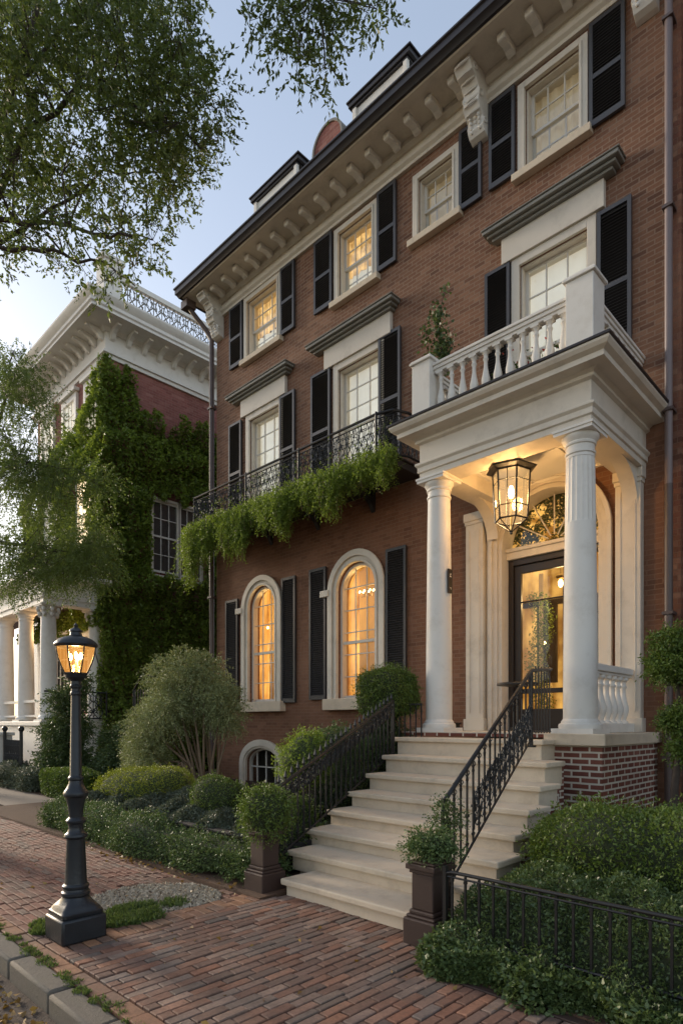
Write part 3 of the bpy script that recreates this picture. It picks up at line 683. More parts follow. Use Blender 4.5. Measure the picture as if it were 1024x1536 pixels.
def console(x,name='bracket'):
    mb=MB();pr=[(0,12.95),(-.62,12.95),(-.64,12.84),(-.55,12.72),(-.44,12.68),(-.36,12.56),(-.34,12.40),(-.37,12.28),(-.30,12.16),(-.22,12.08),(-.20,11.98),(-.22,11.90),(-.16,11.80),(-.08,11.76),(0,11.74)]
    pr=[(a,11.74+(b-11.74)*.826) for a,b in pr];mb.prism([(a-.002,b) for a,b in pr],'x',x-.15,x+.15)
    o=mb.build(name,M['white'],H,bev=.012)
    e=MB()
    for sx in (-1,1):
        for (yy,zz,rr) in ((-.30,12.32,.085),(-.16,11.95,.06),(-.47,12.62,.07)):
            pts=[(x+sx*.155,yy+rr*(1-t/12)*math.cos(t*.75),zz+rr*(1-t/12)*math.sin(t*.75)) for t in range(11)];e.tube(pts,.016,5)
    for i in range(7):
        a=pr[2+i*1];e.tube([(x-.12,a[0]-.005,a[1]),(x,a[0]-.035,a[1]-.02),(x+.12,a[0]-.005,a[1])],.018,5)
    for i in range(3):
        for j in range(4): e.ball((x-.08+i*.08,-.24+.02*j-.02*abs(i-1),12.04-.06*j),(.03,.03,.035),4)
    e.build('carving',M['white'],o,smooth=50)
    return o
console(-5.62);console(-2.92);console(-13.42)
# dormers and the round-topped chimney
def dormer(x0,x1):
    yf=.55;z0,z1=13.2,15.20
    mb=MB();mb.box(x0+.14,x1-.14,yf,yf+2.5,z0,z1);mb.box(x0+.05,x0+.16,yf-.05,yf+.03,z0,z1-.002);mb.box(x1-.16,x1-.05,yf-.05,yf+.03,z0,z1-.002)
    d=mb.build('dormer',M['white'],H,bev=.01)
    r=MB();r.box(x0+.04,x1-.04,yf-.05,yf+2.6,z1,z1+.05);r.box(x0-.04,x1+.04,yf-.09,yf+2.7,z1+.05,z1+.15);r.box(x0-.08,x1+.08,yf-.12,yf+2.7,z1+.15,z1+.19);r.build('roof',M['gutter'],d,bev=.015)
    w=MB();a,b=x0+.42,x1-.42;w.box(a,a+.05,yf-.04,yf,z0,14.95);w.box(b-.05,b,yf-.04,yf,z0,14.95);w.box(a+.05,b-.05,yf-.04,yf,14.89,14.95)
    for i in range(1,4): q=a+(b-a)*i/4;w.box(q-.015,q+.015,yf-.03,yf,z0,14.89)
    w.box(a+.05,b-.05,yf-.028,yf,14.6,14.63);w.build('window',M['sash'],d)
    g=MB();g.add([(a,yf-.008,z0),(b,yf-.008,z0),(b,yf-.008,14.9),(a,yf-.008,14.9)],[(0,1,2,3)]);g.build('pane',M['glass_dk'],d)
dormer(-12.72,-10.95);dormer(-9.22,-7.6)
mb=MB();pl=arch(-10.38,-9.50,13.0,14.95,.44);mb.prism(pl,'y',.5,1.0);ch=mb.build('chimney',M['brick_nb'],H)
e=MB();arch_band(e,-10.38,-9.50,13.0,14.95,.05,.47,1.03);e.build('cap_band',M['lead'],ch,smooth=40)
# downspouts
mb=MB();xx=-13.70
mb.tube([(-13.98,-.62,12.72),(-13.98,-.62,12.60),(-13.93,-.5,12.45),(-13.80,-.2,12.1),(xx,-.09,11.85),(xx,-.09,11.5),(xx,-.09,.1)],.065,10)
mb.box(-14.12,-13.84,-.76,-.48,12.52,12.715)
mb.build('downspout',M['pipe'],H,smooth=50)
for z in (10,7.5,5,2.5): mb=MB();mb.box(xx-.09,xx+.09,-.17,0,z,z+.05);mb.build('pipe_strap',M['pipe'],H)
mb=MB();mb.tube([(-2.62,-.12,12.74),(-2.62,-.12,5.0)],.052,12);mb.build('downspout',M['pipe_lt'],H,smooth=50)
mb=MB();mb.tube([(-2.62,-.12,5.0),(-2.62,-.12,.1)],.055,12)
mb.build('downspout',M['pipe'],H,smooth=50)
for z in (11.4,8.8,6.0,3.2,1.2): mb=MB();mb.box(-2.69,-2.55,-.19,0,z,z+.04);mb.build('pipe_strap',M['pipe'],H)
# porch -----------------------------------------------------------------
PX0,PX1,PY=-5.50,-2.95,-1.95
mb=MB();mb.box(-3.43,-2.80,-2.0,-.002,0,1.43);mb.box(-5.78,-3.43,-1.98,-.002,0,1.40)
mb.build('porch_base',M['brick_pier'],H)
mb=MB();mb.box(-3.50,-2.74,-2.07,-.002,1.43,1.575);mb.build('pier_cap',M['stone'],H,bev=.012)
mb=MB();mb.box(-5.80,-3.50,-1.99,-.002,1.52,1.575);mb.build('porch_floor',M['brick_pier'],H)
def column(cx,cy,z0,z1,r0,r1,par,mat='white',fl=None,name='column',cap=True,n=32):
    h=z1-z0;prof=[]
    for i in range(25):
        t=i/24;r=r0+(r1-r0)*(t**1.6);prof.append((r,.17+(h-.17-.30)*t))
    def mod(t,z):
        if fl and fl[0]<z<fl[1]: return 1-.05*abs(math.sin(t*9))
        return 1
    if fl:
        pp=[]
        for r,z in prof: pp.append((r,z))
        for q in (fl[0],fl[0]+.005,fl[1]-.005,fl[1]):
            tt=max(0,(q-.17)/(h-.47));pp.append((r0+(r1-r0)*tt**1.6,q))
        prof=sorted(pp,key=lambda a:a[1])
    mb=MB();mb.lathe(prof,(cx,cy,z0),72 if fl else n,mod if fl else None)
    o=mb.build(name,M[mat],par,smooth=30,origin=(cx,cy,z0))
    b=MB();R=r0*1.28;b.box(cx-R,cx+R,cy-R,cy+R,z0,z0+.06)
    b.lathe([(r0*1.25,.06),(r0*1.28,.085),(r0*1.25,.115),(r0*1.12,.13),(r0*1.12,.145),(r0*1.02,.175),(r0*1.0,.18)],(cx,cy,z0),n)
    b.build('base',M[mat],o,smooth=40)
    if cap:
        c=MB();zt=z1-z0
        c.lathe([(r1,zt-.31),(r1*1.08,zt-.30),(r1*1.08,zt-.275),(r1*1.0,zt-.27),(r1*1.0,zt-.20),(r1*1.10,zt-.19),(r1*1.12,zt-.17),(r1*1.06,zt-.155),(r1*1.22,zt-.12),(r1*1.32,zt-.085),(r1*1.30,zt-.07)],(cx,cy,z0),n)
        R=r1*1.42;c.box(cx-R,cx+R,cy-R,cy+R,z1-.07,z1-.03);R=r1*1.5;c.box(cx-R,cx+R,cy-R,cy+R,z1-.03,z1);c.build('capital',M[mat],o,smooth=40)
    return o
c1=column(-3.17,-1.74,1.575,5.34,.205,.170,H,fl=(2.62,3.42))
c2=column(-5.30,-1.74,1.575,5.34,.195,.165,H)
pl=MB();pl.box(-5.115,-5.095,-1.80,-1.69,3.62,3.97);q=pl.build('number_plaque',M['door'],c2,bev=.004)
mk=MB()
def onx(poly,x=-5.093): mk.add([(x,a,b) for a,b in poly],[tuple(range(len(poly)))])
onx([(-1.765,3.885),(-1.725,3.885),(-1.735,3.915)]);onx([(-1.765,3.85),(-1.72,3.85),(-1.73,3.872),(-1.765,3.872)]);onx([(-1.77,3.70),(-1.725,3.70),(-1.728,3.66),(-1.745,3.685)])
mk.build('numeral',M['trim'],q)
# entablature: mitred mouldings round three sides
EPT=[(PX0,0),(PX0,PY),(PX1,PY),(PX1,0)]
mb=MB();mb.sweep([(-.40,5.34),(0,5.34),(0,5.42),(.025,5.43),(.025,5.50),(.055,5.53),(.055,5.56),(0,5.58),(0,5.84),(.05,5.86),(.05,5.90),(-.40,5.90)],EPT)
mb.build('entablature',M['trim'],H,smooth=25,bev=.004)
mb=MB();mb.sweep([(-.3,5.90),(.05,5.90),(.09,5.93),(.24,5.935),(.24,6.00),(.30,6.03),(.33,6.07),(.33,6.10),(-.3,6.10)],EPT)
mb.build('cornice',M['trim'],H,smooth=25,bev=.003)
mb=MB();mb.box(PX0-.35,PX1+.35,PY-.35,-.002,6.10,6.135);mb.build('porch_roof',M['gutter'],H,bev=.006)
mb=MB();mb.box(PX0+.38,PX1-.38,PY+.38,-.002,5.60,5.66)
mb.box(PX0+.40,PX1-.40,PY+.40,PY+.46,5.56,5.60);mb.box(PX0+.40,PX1-.40,-.07,-.003,5.56,5.60)
mb.box(PX0+.40,PX0+.46,PY+.46,-.07,5.56,5.60);mb.box(PX1-.46,PX1-.40,PY+.46,-.07,5.56,5.60)
for x in (-4.62,-3.82): mb.box(x-.02,x+.02,PY+.46,-.07,5.583,5.60)
mb.box(PX0+.46,PX1-.46,-1.02,-.98,5.581,5.60)
mb.build('porch_ceiling',M['ceil'],H,bev=.004)
# pilasters on the wall and curved side brackets
def pilaster(x0,x1,z0,z1,d=.14,name='pilaster'):
    mb=MB();mb.box(x0,x1,-d,-.001,z0+.2,z1-.2);mb.box(x0-.03,x1+.03,-d-.03,-.001,z0,z0+.2);mb.box(x0-.03,x1+.03,-d-.03,-.001,z1-.14,z1);mb.box(x0-.015,x1+.015,-d-.015,-.001,z1-.2,z1-.14)
    for q in (x0+.06,x1-.085): mb.box(q,q+.025,-d-.012,-d,z0+.3,z1-.3)
    return mb.build(name,M['trim'],H,bev=.006)
pilaster(-3.33,-2.98,1.575,5.34);pilaster(-5.86,-5.52,1.575,5.34)
for (xa,xb) in ((-3.22,-3.02),(-5.44,-5.24)):
    mb=MB();pr=[(-.14,4.80)]+[(-.14-.62*(1-math.cos(a*PI/20)),4.80+.54*math.sin(a*PI/20)) for a in range(1,11)]+[(-.14,5.34)]
    mb.prism(pr,'x',xa,xb);mb.build('arched_bracket',M['trim'],H,smooth=30)
# doorway: panelled reveal, arched architrave, door, sidelight, fanlight
x0,x1,z0,zs=DO
mb=MB();r=(x1-x0)/2
arch_band(mb,x0,x1,z0,zs,.14,-.06,0,n=28);arch_band(mb,x0-.08,x1+.08,z0,zs,.07,-.10,-.06,n=28)
arch_band(mb,x0+.07,x1-.07,z0,zs,.07,-.02,.34,n=28)
mb.box(-5.50,-5.44,-.05,-.001,z0,5.3)
mb.box(x0+.07,x1-.07,.14,.34,4.48,4.66);mb.box(x0+.07,x1-.07,.11,.14,4.60,4.66)
mb.build('door_surround',M['trim'],H,smooth=30,bev=.005)
dr=MB();a,b=x0+.07,x1-.07;zt=4.48
dr.box(a,a+.09,.20,.34,z0,zt);dr.box(b-.06,b,.20,.34,z0,zt);dr.box(a+.09,b-.06,.20,.34,zt-.10,zt);dr.box(-4.14,-3.98,.19,.34,z0,zt-.10)
dr.box(-3.98,b-.06,.22,.32,z0,z0+.75);dr.box(-3.98,b-.06,.24,.30,3.42,3.45)
door_f=dr.build('door_frame',M['door'],H,bev=.006)
dl=MB();L0,L1=a+.09,-4.14
dl.box(L0,L0+.12,.25,.31,z0,zt-.10);dl.box(L1-.14,L1,.25,.31,z0,zt-.10);dl.box(L0+.12,L1-.14,.25,.31,zt-.24,zt-.10);dl.box(L0+.12,L1-.14,.25,.31,z0,z0+.36);dl.box(L0+.12,L1-.14,.255,.305,z0+.62,z0+.70)
dl.box(L0+.12,L1-.14,.26,.30,3.74,3.765)
door=dl.build('door',M['door'],H,bev=.006)
hd=MB();hd.tube([(L1-.07,.20,2.45),(L1-.07,.18,2.5),(L1-.07,.18,2.8),(L1-.07,.20,2.85)],.014,8);hd.box(L1-.09,L1-.05,.235,.25,2.40,2.9);hd.build('handle',M['brass'],door)
g=MB();g.add([(L0+.1,.28,z0+.3),(L1-.12,.28,z0+.3),(L1-.12,.28,zt-.2),(L0+.1,.28,zt-.2)],[(0,1,2,3)]);g.build('pane',M['glass_lo'],door)
g=MB();g.add([(-3.98,.27,z0+.7),(b-.05,.27,z0+.7),(b-.05,.27,zt-.08),(-3.98,.27,zt-.08)],[(0,1,2,3)]);g.build('sidelight_pane',M['glass_lo'],door_f)
g=MB();pl=arch(x0+.1,x1-.1,4.66,zs+.02,r-.12);t=geometry.tessellate_polygon([[Vector((p,q,0)) for p,q in pl]]);g.add([(p,.25,q) for p,q in pl],[tuple(q) for q in t]);fan=g.build('fanlight_pane',M['glass_lo'],H)
f=MB();cx=(x0+x1)/2
for an in (30,60,90,120,150):
    t=math.radians(an);f.tube([(cx+.12*math.cos(t),.235,zs+.03+.1*math.sin(t)),(cx+.74*math.cos(t),.235,zs+.03+.76*math.sin(t))],.012,5)
f.build('glazing_bar',M['sash'],fan)
# lit hall behind the door: walls with lamp glow put into their colour, a standing plant, a framed mirror
hl=MB();hx0,hx1,hy=-6.0,-3.0,2.6
hl.add([(hx0,.36,z0),(hx1,.36,z0),(hx1,hy,z0),(hx0,hy,z0),(hx0,.36,5.7),(hx1,.36,5.7),(hx1,hy,5.7),(hx0,hy,5.7)],[(0,1,2,3),(4,5,6,7),(3,2,6,7),(0,3,7,4),(1,2,6,5)])
hl.build('hall',M['hall'],H)
hb=MB();hb.box(-5.55,-5.15,1.9,1.95,z0+.9,4.0);hb.box(-4.85,-4.75,1.5,1.6,z0,4.2);hb.box(-5.9,-4.2,2.0,2.08,4.0,4.1);hb.box(-4.35,-4.05,1.2,1.3,z0,3.9);hb.build('hall_panelling',M['door'],H)
hb=MB();hb.box(-6.0,-5.72,1.1,1.2,z0,4.9);hb.box(-5.5,-5.42,1.88,1.9,z0,4.6);hb.build('hall_moulding',M['trim'],H)
pt=np.concatenate([np.stack([rnd(-5.35,-5.0,2200),rnd(1.1,1.4,2200),rnd(1.9,4.1,2200)],1)])
pt[:,0]+=np.sin(pt[:,2]*4)*.08
mesh_np('hall_plant',leaf_arrays(pt,sph(len(pt)),.05),M['leaf_fern'],H)
pt=np.stack([rnd(-5.5,-3.4,9000),rnd(.45,.60,9000),rnd(4.62,5.7,9000)],1)
pt=pt[(np.sin(pt[:,0]*7+pt[:,2]*5)+np.sin(pt[:,0]*13-pt[:,2]*11)+RNG.normal(size=9000)*.5)>-.45]
mesh_np('fanlight_reflection_leaves',leaf_arrays(pt,sph(len(pt)),.06,.6),M['leaf_dark'],H)  # leaves set behind the glass imitate foliage reflected in the fanlight
hb=MB();hb.tube([(-4.62,.9,4.95),(-4.62,.9,4.3)],.01,5);hb.box(-4.68,-4.56,.85,.95,4.2,4.25);hb.build('hall_fixture',M['brass'],H)
hb=MB();hb.ball((-4.62,.9,4.12),(.04,.04,.07),6);hb.ball((-5.2,1.5,3.2),.03,5);hb.ball((-3.7,1.2,2.9),.035,5);hb.build('hall_bulb',M['bulb_s'],H)
# low balustrade between column and wall on the open side of the porch
def baluster_prof(h): return [(.045,0),(.045,.03*h),(.028,.06*h),(.03,.10*h),(.05,.24*h),(.052,.34*h),(.036,.48*h),(.024,.62*h),(.022,.74*h),(.034,.80*h),(.024,.84*h),(.026,.90*h),(.045,.94*h),(.045,1.0*h)]
mb=MB();mb.box(-3.24,-3.06,-1.50,-.17,2.38,2.47);mb.box(-3.21,-3.09,-1.50,-.17,2.34,2.38);mb.build('balustrade_rail',M['white'],H,bev=.01)
mb=MB();mb.box(-3.25,-3.05,-1.45,-.17,1.575,1.70);mb.build('balustrade_plinth',M['white'],H,bev=.01)
bf=None
for i in range(6):
    y=-1.36+i*.205
    if bf is None:
        mb=MB();mb.lathe([(a*1.5,b) for a,b in baluster_prof(.64)],(-3.15,y,1.70),12);bf=mb.build('baluster',M['white'],H,smooth=40)
    else: c=bf.copy();C.objects.link(c);c.parent=H;c.location=bf.location+Vector((0,.205*i,0));ORG[c]=ORG[bf]
# roof balustrade ---------------------------------------------------------
def post(x0,x1,y0,y1,z0,z1):
    mb=MB();mb.box(x0,x1,y0,y1,z0,z1-.06);mb.box(x0-.03,x1+.03,y0-.03,y1+.03,z1-.06,z1-.02);mb.box(x0-.015,x1+.015,y0-.015,y1+.015,z1-.02,z1)
    mb.box(x0-.02,x1+.02,y0-.02,y1+.02,z0,z0+.08);return mb.build('balustrade_post',M['white'],H,bev=.008)
ZT=6.135
post(-3.22,-2.88,-2.06,-1.72,ZT,7.12);post(-5.56,-5.24,-2.06,-1.74,ZT,7.06)
def rail(p,q):
    mb=MB();d=(Vector(q)-Vector(p)).normalized();n=Vector((-d.y,d.x,0))
    c=(Vector(p)+Vector(q))/2;h=(Vector(q)-Vector(p)).length/2
    for (w,za,zb) in ((.075,6.86,6.91),(.095,6.91,6.95),(.055,6.82,6.86)): mb.obox((c.x,c.y,(za+zb)/2),d*h,n*w,(0,0,(zb-za)/2))
    mb.build('balustrade_rail',M['white'],H,bev=.006)
    mb=MB();mb.obox((c.x,c.y,ZT+.045),d*h,n*.07,(0,0,.045));mb.build('balustrade_plinth',M['white'],H,bev=.006)
rail((-5.24,-1.9,0),(-3.22,-1.9,0));rail((-3.05,-1.72,0),(-3.05,0,0));rail((-5.40,-1.74,0),(-5.40,0,0))
bb=None
spots=[(-5.24+.09+i*.184,-1.9) for i in range(11)]+[(-3.05,-1.58+i*.19) for i in range(8)]+[(-5.40,-1.58+i*.19) for i in range(8)]
for x,y in spots:
    if bb is None:
        mb=MB();mb.lathe([(a*1.15,b) for a,b in baluster_prof(.60)],(x,y,ZT+.09),14);mb.box(x-.055,x+.055,y-.055,y+.055,ZT+.09,ZT+.12);mb.box(x-.055,x+.055,y-.055,y+.055,ZT+.66,ZT+.69)
        bb=mb.build('baluster',M['white'],H,smooth=40);b0=(x,y)
    else: c=bb.copy();C.objects.link(c);c.parent=H;c.location=bb.location+Vector((x-b0[0],y-b0[1],0));ORG[c]=ORG[bb]
# iron balcony ------------------------------------------------------------
bx0,bx1,by=-13.45,-6.92,-.78;bz=6.50
mb=MB();mb.box(bx0,bx1,by,-.002,bz-.16,bz-.03);mb.box(bx0-.04,bx1+.04,by-.04,-.002,bz-.03,bz)
bal=mb.build('balcony',M['dark'],H,bev=.01)
for x in (-12.9,-11.3,-9.7,-8.1):
    mb=MB();mb.prism([(-.60,bz-.16),(-.52,bz-.20),(-.30,bz-.26),(-.12,bz-.40),(-.02,bz-.55),(-.002,bz-.16)],'x',x-.05,x+.05);mb.build('balcony_support',M['iron'],H)
zt=bz+.90
def railpath(pts,z,r): mb=MB();mb.tube([(a,b,z) for a,b in pts],r,8);return mb
RP=[(bx0,-.02),(bx0,by),(bx1-.45,by),(bx1-.12,by+.10),(bx1,by+.38),(bx1,-.02)]
railpath(RP,zt,.026).build('top_rail',M['iron'],bal);railpath(RP,bz+.10,.02).build('bottom_rail',M['iron'],bal);railpath(RP,zt-.09,.012).build('middle_rail',M['iron'],bal)
mb=MB();mb.tube([(bx0,by,bz),(bx0,by,zt+.04)],.026,6)
pst=mb.build('post',M['iron'],bal)
for x in (-11.3,-9.5,-7.37):
    c=pst.copy();C.objects.link(c);c.parent=bal;c.location=Vector(pst.location)+Vector((x-bx0,0,0));ORG[c]=ORG[pst]
# cast foliate lattice: stems, counter-curved scrolls and leaves between the rails
def lattice(p,q,z0,z1,step,r=.0085,leaf=True,seed=0):
    rr=random.Random(seed);mb=MB();P=Vector((p[0],p[1],0));Q=Vector((q[0],q[1],0));L=(Q-P).length;d=(Q-P)/L;n=max(1,round(L/step));h=z1-z0;nn=Vector((-d.y,d.x,0))
    def at(s,z): v=P+d*s;return (v.x,v.y,z)
    for i in range(n):
        s=(i+.5)*L/n;w=L/n*.5
        mb.tube([at(s-w,z0),at(s-w,z1)],r*.9,4,False)
        for sg in (-1,1):
            mb.tube([at(s+sg*w*.9*math.sin(t*PI/4)*(1 if t<6 else .6),z0+h*t/8) for t in range(9)],r,4,False)
            for zc,R in ((.25,.055),(.62,.065),(.84,.04)):
                mb.tube([at(s+sg*(w*.5)+sg*R*(1-t/11)*math.cos(t*.8),z0+h*zc+R*(1-t/11)*math.sin(t*.8)) for t in range(9)],r*.8,4,False)
    if leaf:
        for i in range(int(L*55)):
            s=rr.uniform(0,L);z=z0+rr.uniform(.04,.96)*h;a=rr.uniform(0,6.28);l=rr.uniform(.018,.035)
            u=d*math.cos(a)*l+Vector((0,0,math.sin(a)*l));v=(d*-math.sin(a)+Vector((0,0,math.cos(a))))*l*.45
            mb.obox(at(s,z),u,v,nn*.004)
    return mb
mb=MB()
for a,b in zip(RP[:-1],RP[1:]):
    k=lattice(a,b,bz+.10,zt-.09,.15,seed=len(mb.v));mb.add(k.v,k.f)
mb.build('cast_iron_lattice',M['iron'],bal)
# ------------------------------------------------------------------ house next door (right edge)
B2=thing('brick_rowhouse','weathered dark brick rowhouse joined on beyond the tall downspout','house',(0,0,0))
mb=MB();mb.box(-2.50,5,.06,9,0,13.6);mb.build('wall',M['brick_next'],B2)
mb=MB();mb.box(-2.20,-1.95,-.10,.06,0,3.1);mb.box(-2.24,-1.2,-.14,.06,3.1,3.4);mb.box(-2.50,5,-.02,.06,0,.5);mb.build('stone_pier',M['brown'],B2,bev=.01)
mb=MB();mb.box(-2.6,5,-.3,.06,13.1,13.5);mb.box(-2.6,5,-.6,.06,13.5,13.7);mb.build('cornice',M['trim'],B2,bev=.01)
mb=MB();mb.box(XR,-2.50,.03,8.9,0,13.0);mb.build('party_wall',M['brick_next'],B2)
# ------------------------------------------------------------------ front steps
ST=thing('front_steps','broad flight of eight pale limestone steps climbing to the porch','steps',(-4.2,-5.4,0))
zk=[.172,.332,.490,.655,.835,1.035,1.26,1.50]
yf=[-5.40,-4.97,-4.55,-4.12,-3.69,-3.26,-2.83,-2.40]
xl=[-4.62,-5.02,-5.20,-5.29,-5.34,-5.42,-5.50,-5.64]
xr=[-2.62,-2.66,-2.71,-2.78,-2.86,-2.95,-3.09,-3.34]
for k in range(8):
    z1=zk[k];z0=zk[k-1] if k else 0;yb=-2.0 if k==7 else yf[k+1]+.06
    mb=MB();mb.box(xl[k],xr[k],yf[k],yb,z1-.062,z1)
    st=mb.build('step',M['stone'],ST,bev=.014)
    mb=MB();mb.box(xl[k]+.045,xr[k]-.045,yf[k]+.045,yb-.001,z0-(.05 if k else 0),z1-.063);mb.build('riser',M['stone'],st,bev=.004)
mb=MB();ml=MB()
for k in range(1,8):
    mb.box(xr[k]-.40,xr[k]-.06,yf[k]+.14,(yf[k+1]+.14-.001) if k<7 else -2.0,0,zk[k]-.07)
    ml.box(xl[k]+.06,xl[k]+.40,yf[k]+.14,(yf[k+1]+.14-.001) if k<7 else -2.0,0,zk[k]-.07)
mb.build('brick_cheek',M['brick_pier'],ST);ml.build('brick_cheek',M['brick_pier'],ST)
# gate piers at the foot
def pier(cx,cy,label):
    t=thing('gate_pier',label,'pier',(cx,cy,0),'piers at the foot of the steps')
    k=.70
    def b(a,h,z0,z1): h*=k;a.box(cx-h,cx+h,cy-h,cy+h,z0,z1)
    a=MB();b(a,.215,0,.21);a.build('base',M['brown'],t,bev=.012)
    a=MB();b(a,.19,.21,.235);b(a,.165,.235,.27);b(a,.145,.27,.55);a.build('shaft',M['brown'],t,bev=.01)
    a=MB();b(a,.165,.55,.58);b(a,.195,.58,.625);b(a,.175,.625,.645);a.build('cap',M['brown'],t,bev=.008)
pier(-4.86,-5.40,'brown stone pier beside the long low hedge, a round green bush on top')
pier(-2.79,-5.44,'brown stone pier at the end of the low black fence, nearest the street')
# stair railings
def stair_rail(label,p,q,hb,ht,n,land=None,spear=False,group='iron railings of the front steps',curl=True):
    """p,q foot points (x,y,z) on the treads; hb/ht heights of bottom and top rail over them"""
    t=thing('stair_railing',label,'railing',p,group);p=Vector(p);q=Vector(q);up=Vector((0,0,1))
    a=MB();pts=[p+up*ht,q+up*ht]
    if curl: pts=[p+up*(ht-.10)-(q-p).normalized()*.02,p+up*(ht-.03)]+pts[1:]
    if land: pts=pts[:-1]+[q+up*(ht-.0),Vector(land[0])+up*land[1]]
    a.tube(pts,.021,8);a.build('handrail',M['iron'],t,smooth=50)
    a=MB();a.tube([p+up*hb,q+up*hb],.013,6);a.build('bottom_rail',M['iron'],t)
    first=None
    for i in range(n):
        s=(i+.5)/n;f=p+(q-p)*s
        if first is None:
            a=MB();a.obox(f+up*(hb+ht)/2,(.0075,0,0),(0,.0075,0),up*((ht-hb)/2+(.0 if not spear else .04)))
            a.obox(f+up*(hb+.42*(ht-hb)),(.015,0,0),(0,.015,0),up*.012)
            for sg in (-1,1):
                a.tube([f+up*(ht-.05)+Vector((0,sg*(.05*math.sin(k*.8)*(1-k/9)),-.13*k/8)) for k in range(8)],.005,4,False)
                a.tube([f+up*(hb+.06)+Vector((0,sg*(.035*math.sin(k*.9)*(1-k/9)),.10*k/8)) for k in range(8)],.005,4,False)
            if spear: a.lathe([(.006,0),(.022,.03),(.014,.06),(.0,.11)],(f.x,f.y,f.z+ht+.03),6)
            first=a.build('baluster',M['iron'],t,origin=f)
        else:
            c=first.copy();C.objects.link(c);c.parent=t;c.location=f-ORG[t];ORG[c]=f
    for w in (p,q):
        a=MB();a.obox(w+up*ht/2,(.016,0,0),(0,.016,0),up*(ht/2));a.obox(w+up*.012,(.04,0,0),(0,.04,0),up*.012);a.build('newel_post',M['iron'],t)
    return t
sr=stair_rail('sloping black iron handrail with scrolled balusters on the open side of the steps',(-2.90,-5.10,.18),(-3.38,-2.62,1.42),.10,.90,17,land=((-3.42,-2.02,1.575),.80))
# short level section on the landing
a=MB();a.tube([(-3.38,-2.55,1.60),(-3.42,-2.04,1.60)],.012,6)
for i in range(6): y=-2.5+i*.085;a.obox((-3.385-.035*(i/6),y,1.98),(.0065,0,0),(0,.0065,0),(0,0,.40))
a.build('landing_panel',M['iron'],sr)
# foliate ironwork just inside (second, finer panel along the upper flight)
k=lattice((-3.04,-4.4),(-3.36,-2.65),0,.36,.13,r=.006,seed=5)
def shear(k,y0,y1,z0,z1):
    k.v=[(x,y,z+z0+(z1-z0)*(y-y0)/(y1-y0)) for x,y,z in k.v];return k
shear(k,-4.4,-2.65,.72,1.60).build('scroll_panel',M['iron'],sr)
sl=stair_rail('spear-topped black iron railing on the hedge side of the steps',(-4.98,-5.16,.20),(-5.60,-2.45,1.22),.06,.80,24,spear=True,curl=False)
k=lattice((-5.0,-5.1),(-5.6,-2.5),0,.16,.12,r=.006,seed=9);shear(k,-5.1,-2.5,.80,1.80).build('scroll_panel',M['iron'],sl)
lr=thing('landing_railing','level black iron railing along the top landing below the clipped topiary','railing',(-5.72,-2.4,1.5))
a=MB();a.tube([(-5.98,-2.38,1.98),(-5.40,-2.02,1.98)],.014,6);a.tube([(-5.98,-2.38,1.30),(-5.40,-2.02,1.30)],.012,6);a.build('rail',M['iron'],lr)
f0=None
for i in range(9):
    u=i/8;p=Vector((-5.96+.55*u,-2.37+.34*u,1.2))
    if f0 is None:
        a=MB();a.obox(p+Vector((0,0,.39)),(.0075,0,0),(0,.0075,0),(0,0,.39));f0=a.build('baluster',M['iron'],lr,origin=p)
    else: c=f0.copy();C.objects.link(c);c.parent=lr;c.location=p-ORG[lr];ORG[c]=p
# low garden fence, right foreground
GF=thing('garden_fence','low plain black iron fence in front of the dark shrub bed','fence',(-1.5,-5.55,0))
fy=-5.57;pts=[(-2.56,fy,.605),(-2.50,fy,.62),(-.98,fy-.02,.62),(-.90,fy-.03,.60),(-.86,fy-.03,.52),(-.86,fy-.03,.40)]
a=MB();a.tube(pts,.0135,8);a.tube([(-2.55,fy,.585),(-.99,fy-.02,.585)],.008,6);a.build('top_rail',M['iron'],GF,smooth=50)
a=MB();a.tube([(-2.56,fy,.17),(-.86,fy-.02,.19)],.011,6);a.build('bottom_rail',M['iron'],GF)
f0=None
for i in range(15):
    p=Vector((-2.50+i*.112,fy-.001*i,.0))
    if f0 is None:
        a=MB();a.obox(p+Vector((0,0,.37)),(.0075,0,0),(0,.0075,0),(0,0,.235));a.obox(p+Vector((0,0,.565)),(.011,0,0),(0,.011,0),(0,0,.01));f0=a.build('baluster',M['iron'],GF,origin=p)
    else: c=f0.copy();C.objects.link(c);c.parent=GF;c.location=p-ORG[GF];ORG[c]=p
a=MB();a.box(-2.575,-2.545,fy-.015,fy+.015,0,.66);a.build('post',M['iron'],GF);a=MB();a.box(-.875,-.845,fy-.045,fy-.015,0,.62);a.build('post',M['iron'],GF)
GF2=thing('garden_fence','far end of the low black fence carrying on past its curved corner','fence',(0,-5.55,0))
a=MB();a.tube([(-.78,fy,.6),(2.5,fy,.6)],.0135,8);a.tube([(-.78,fy,.19),(2.5,fy,.19)],.011,6);a.build('rail',M['iron'],GF2)
a=MB()
for i in range(3): p=Vector((-.76+i*.112,fy,.39));a.obox(p,(.0075,0,0),(0,.0075,0),(0,0,.22))
a.build('baluster',M['iron'],GF2)
# timber edging of the raised bed
PB=thing('timber_edging','low dark timber edging board holding back the raised purple planting','edging',(-7.5,-4.95,0))
a=MB();x=-10.1
while x<-5.2: a.box(x+.004,min(x+1.25,-5.12)-.004,-4.97,-4.92,.0,.36+.0*x);x+=1.25
a.box(-5.17,-5.12,-4.92,-4.3,0,.36);a.build('board',M['timber'],PB,bev=.006)
a=MB();a.box(-10.1,-5.12,-5.0,-4.90,.365,.395);a.build('cap_board',M['timber'],PB,bev=.005)
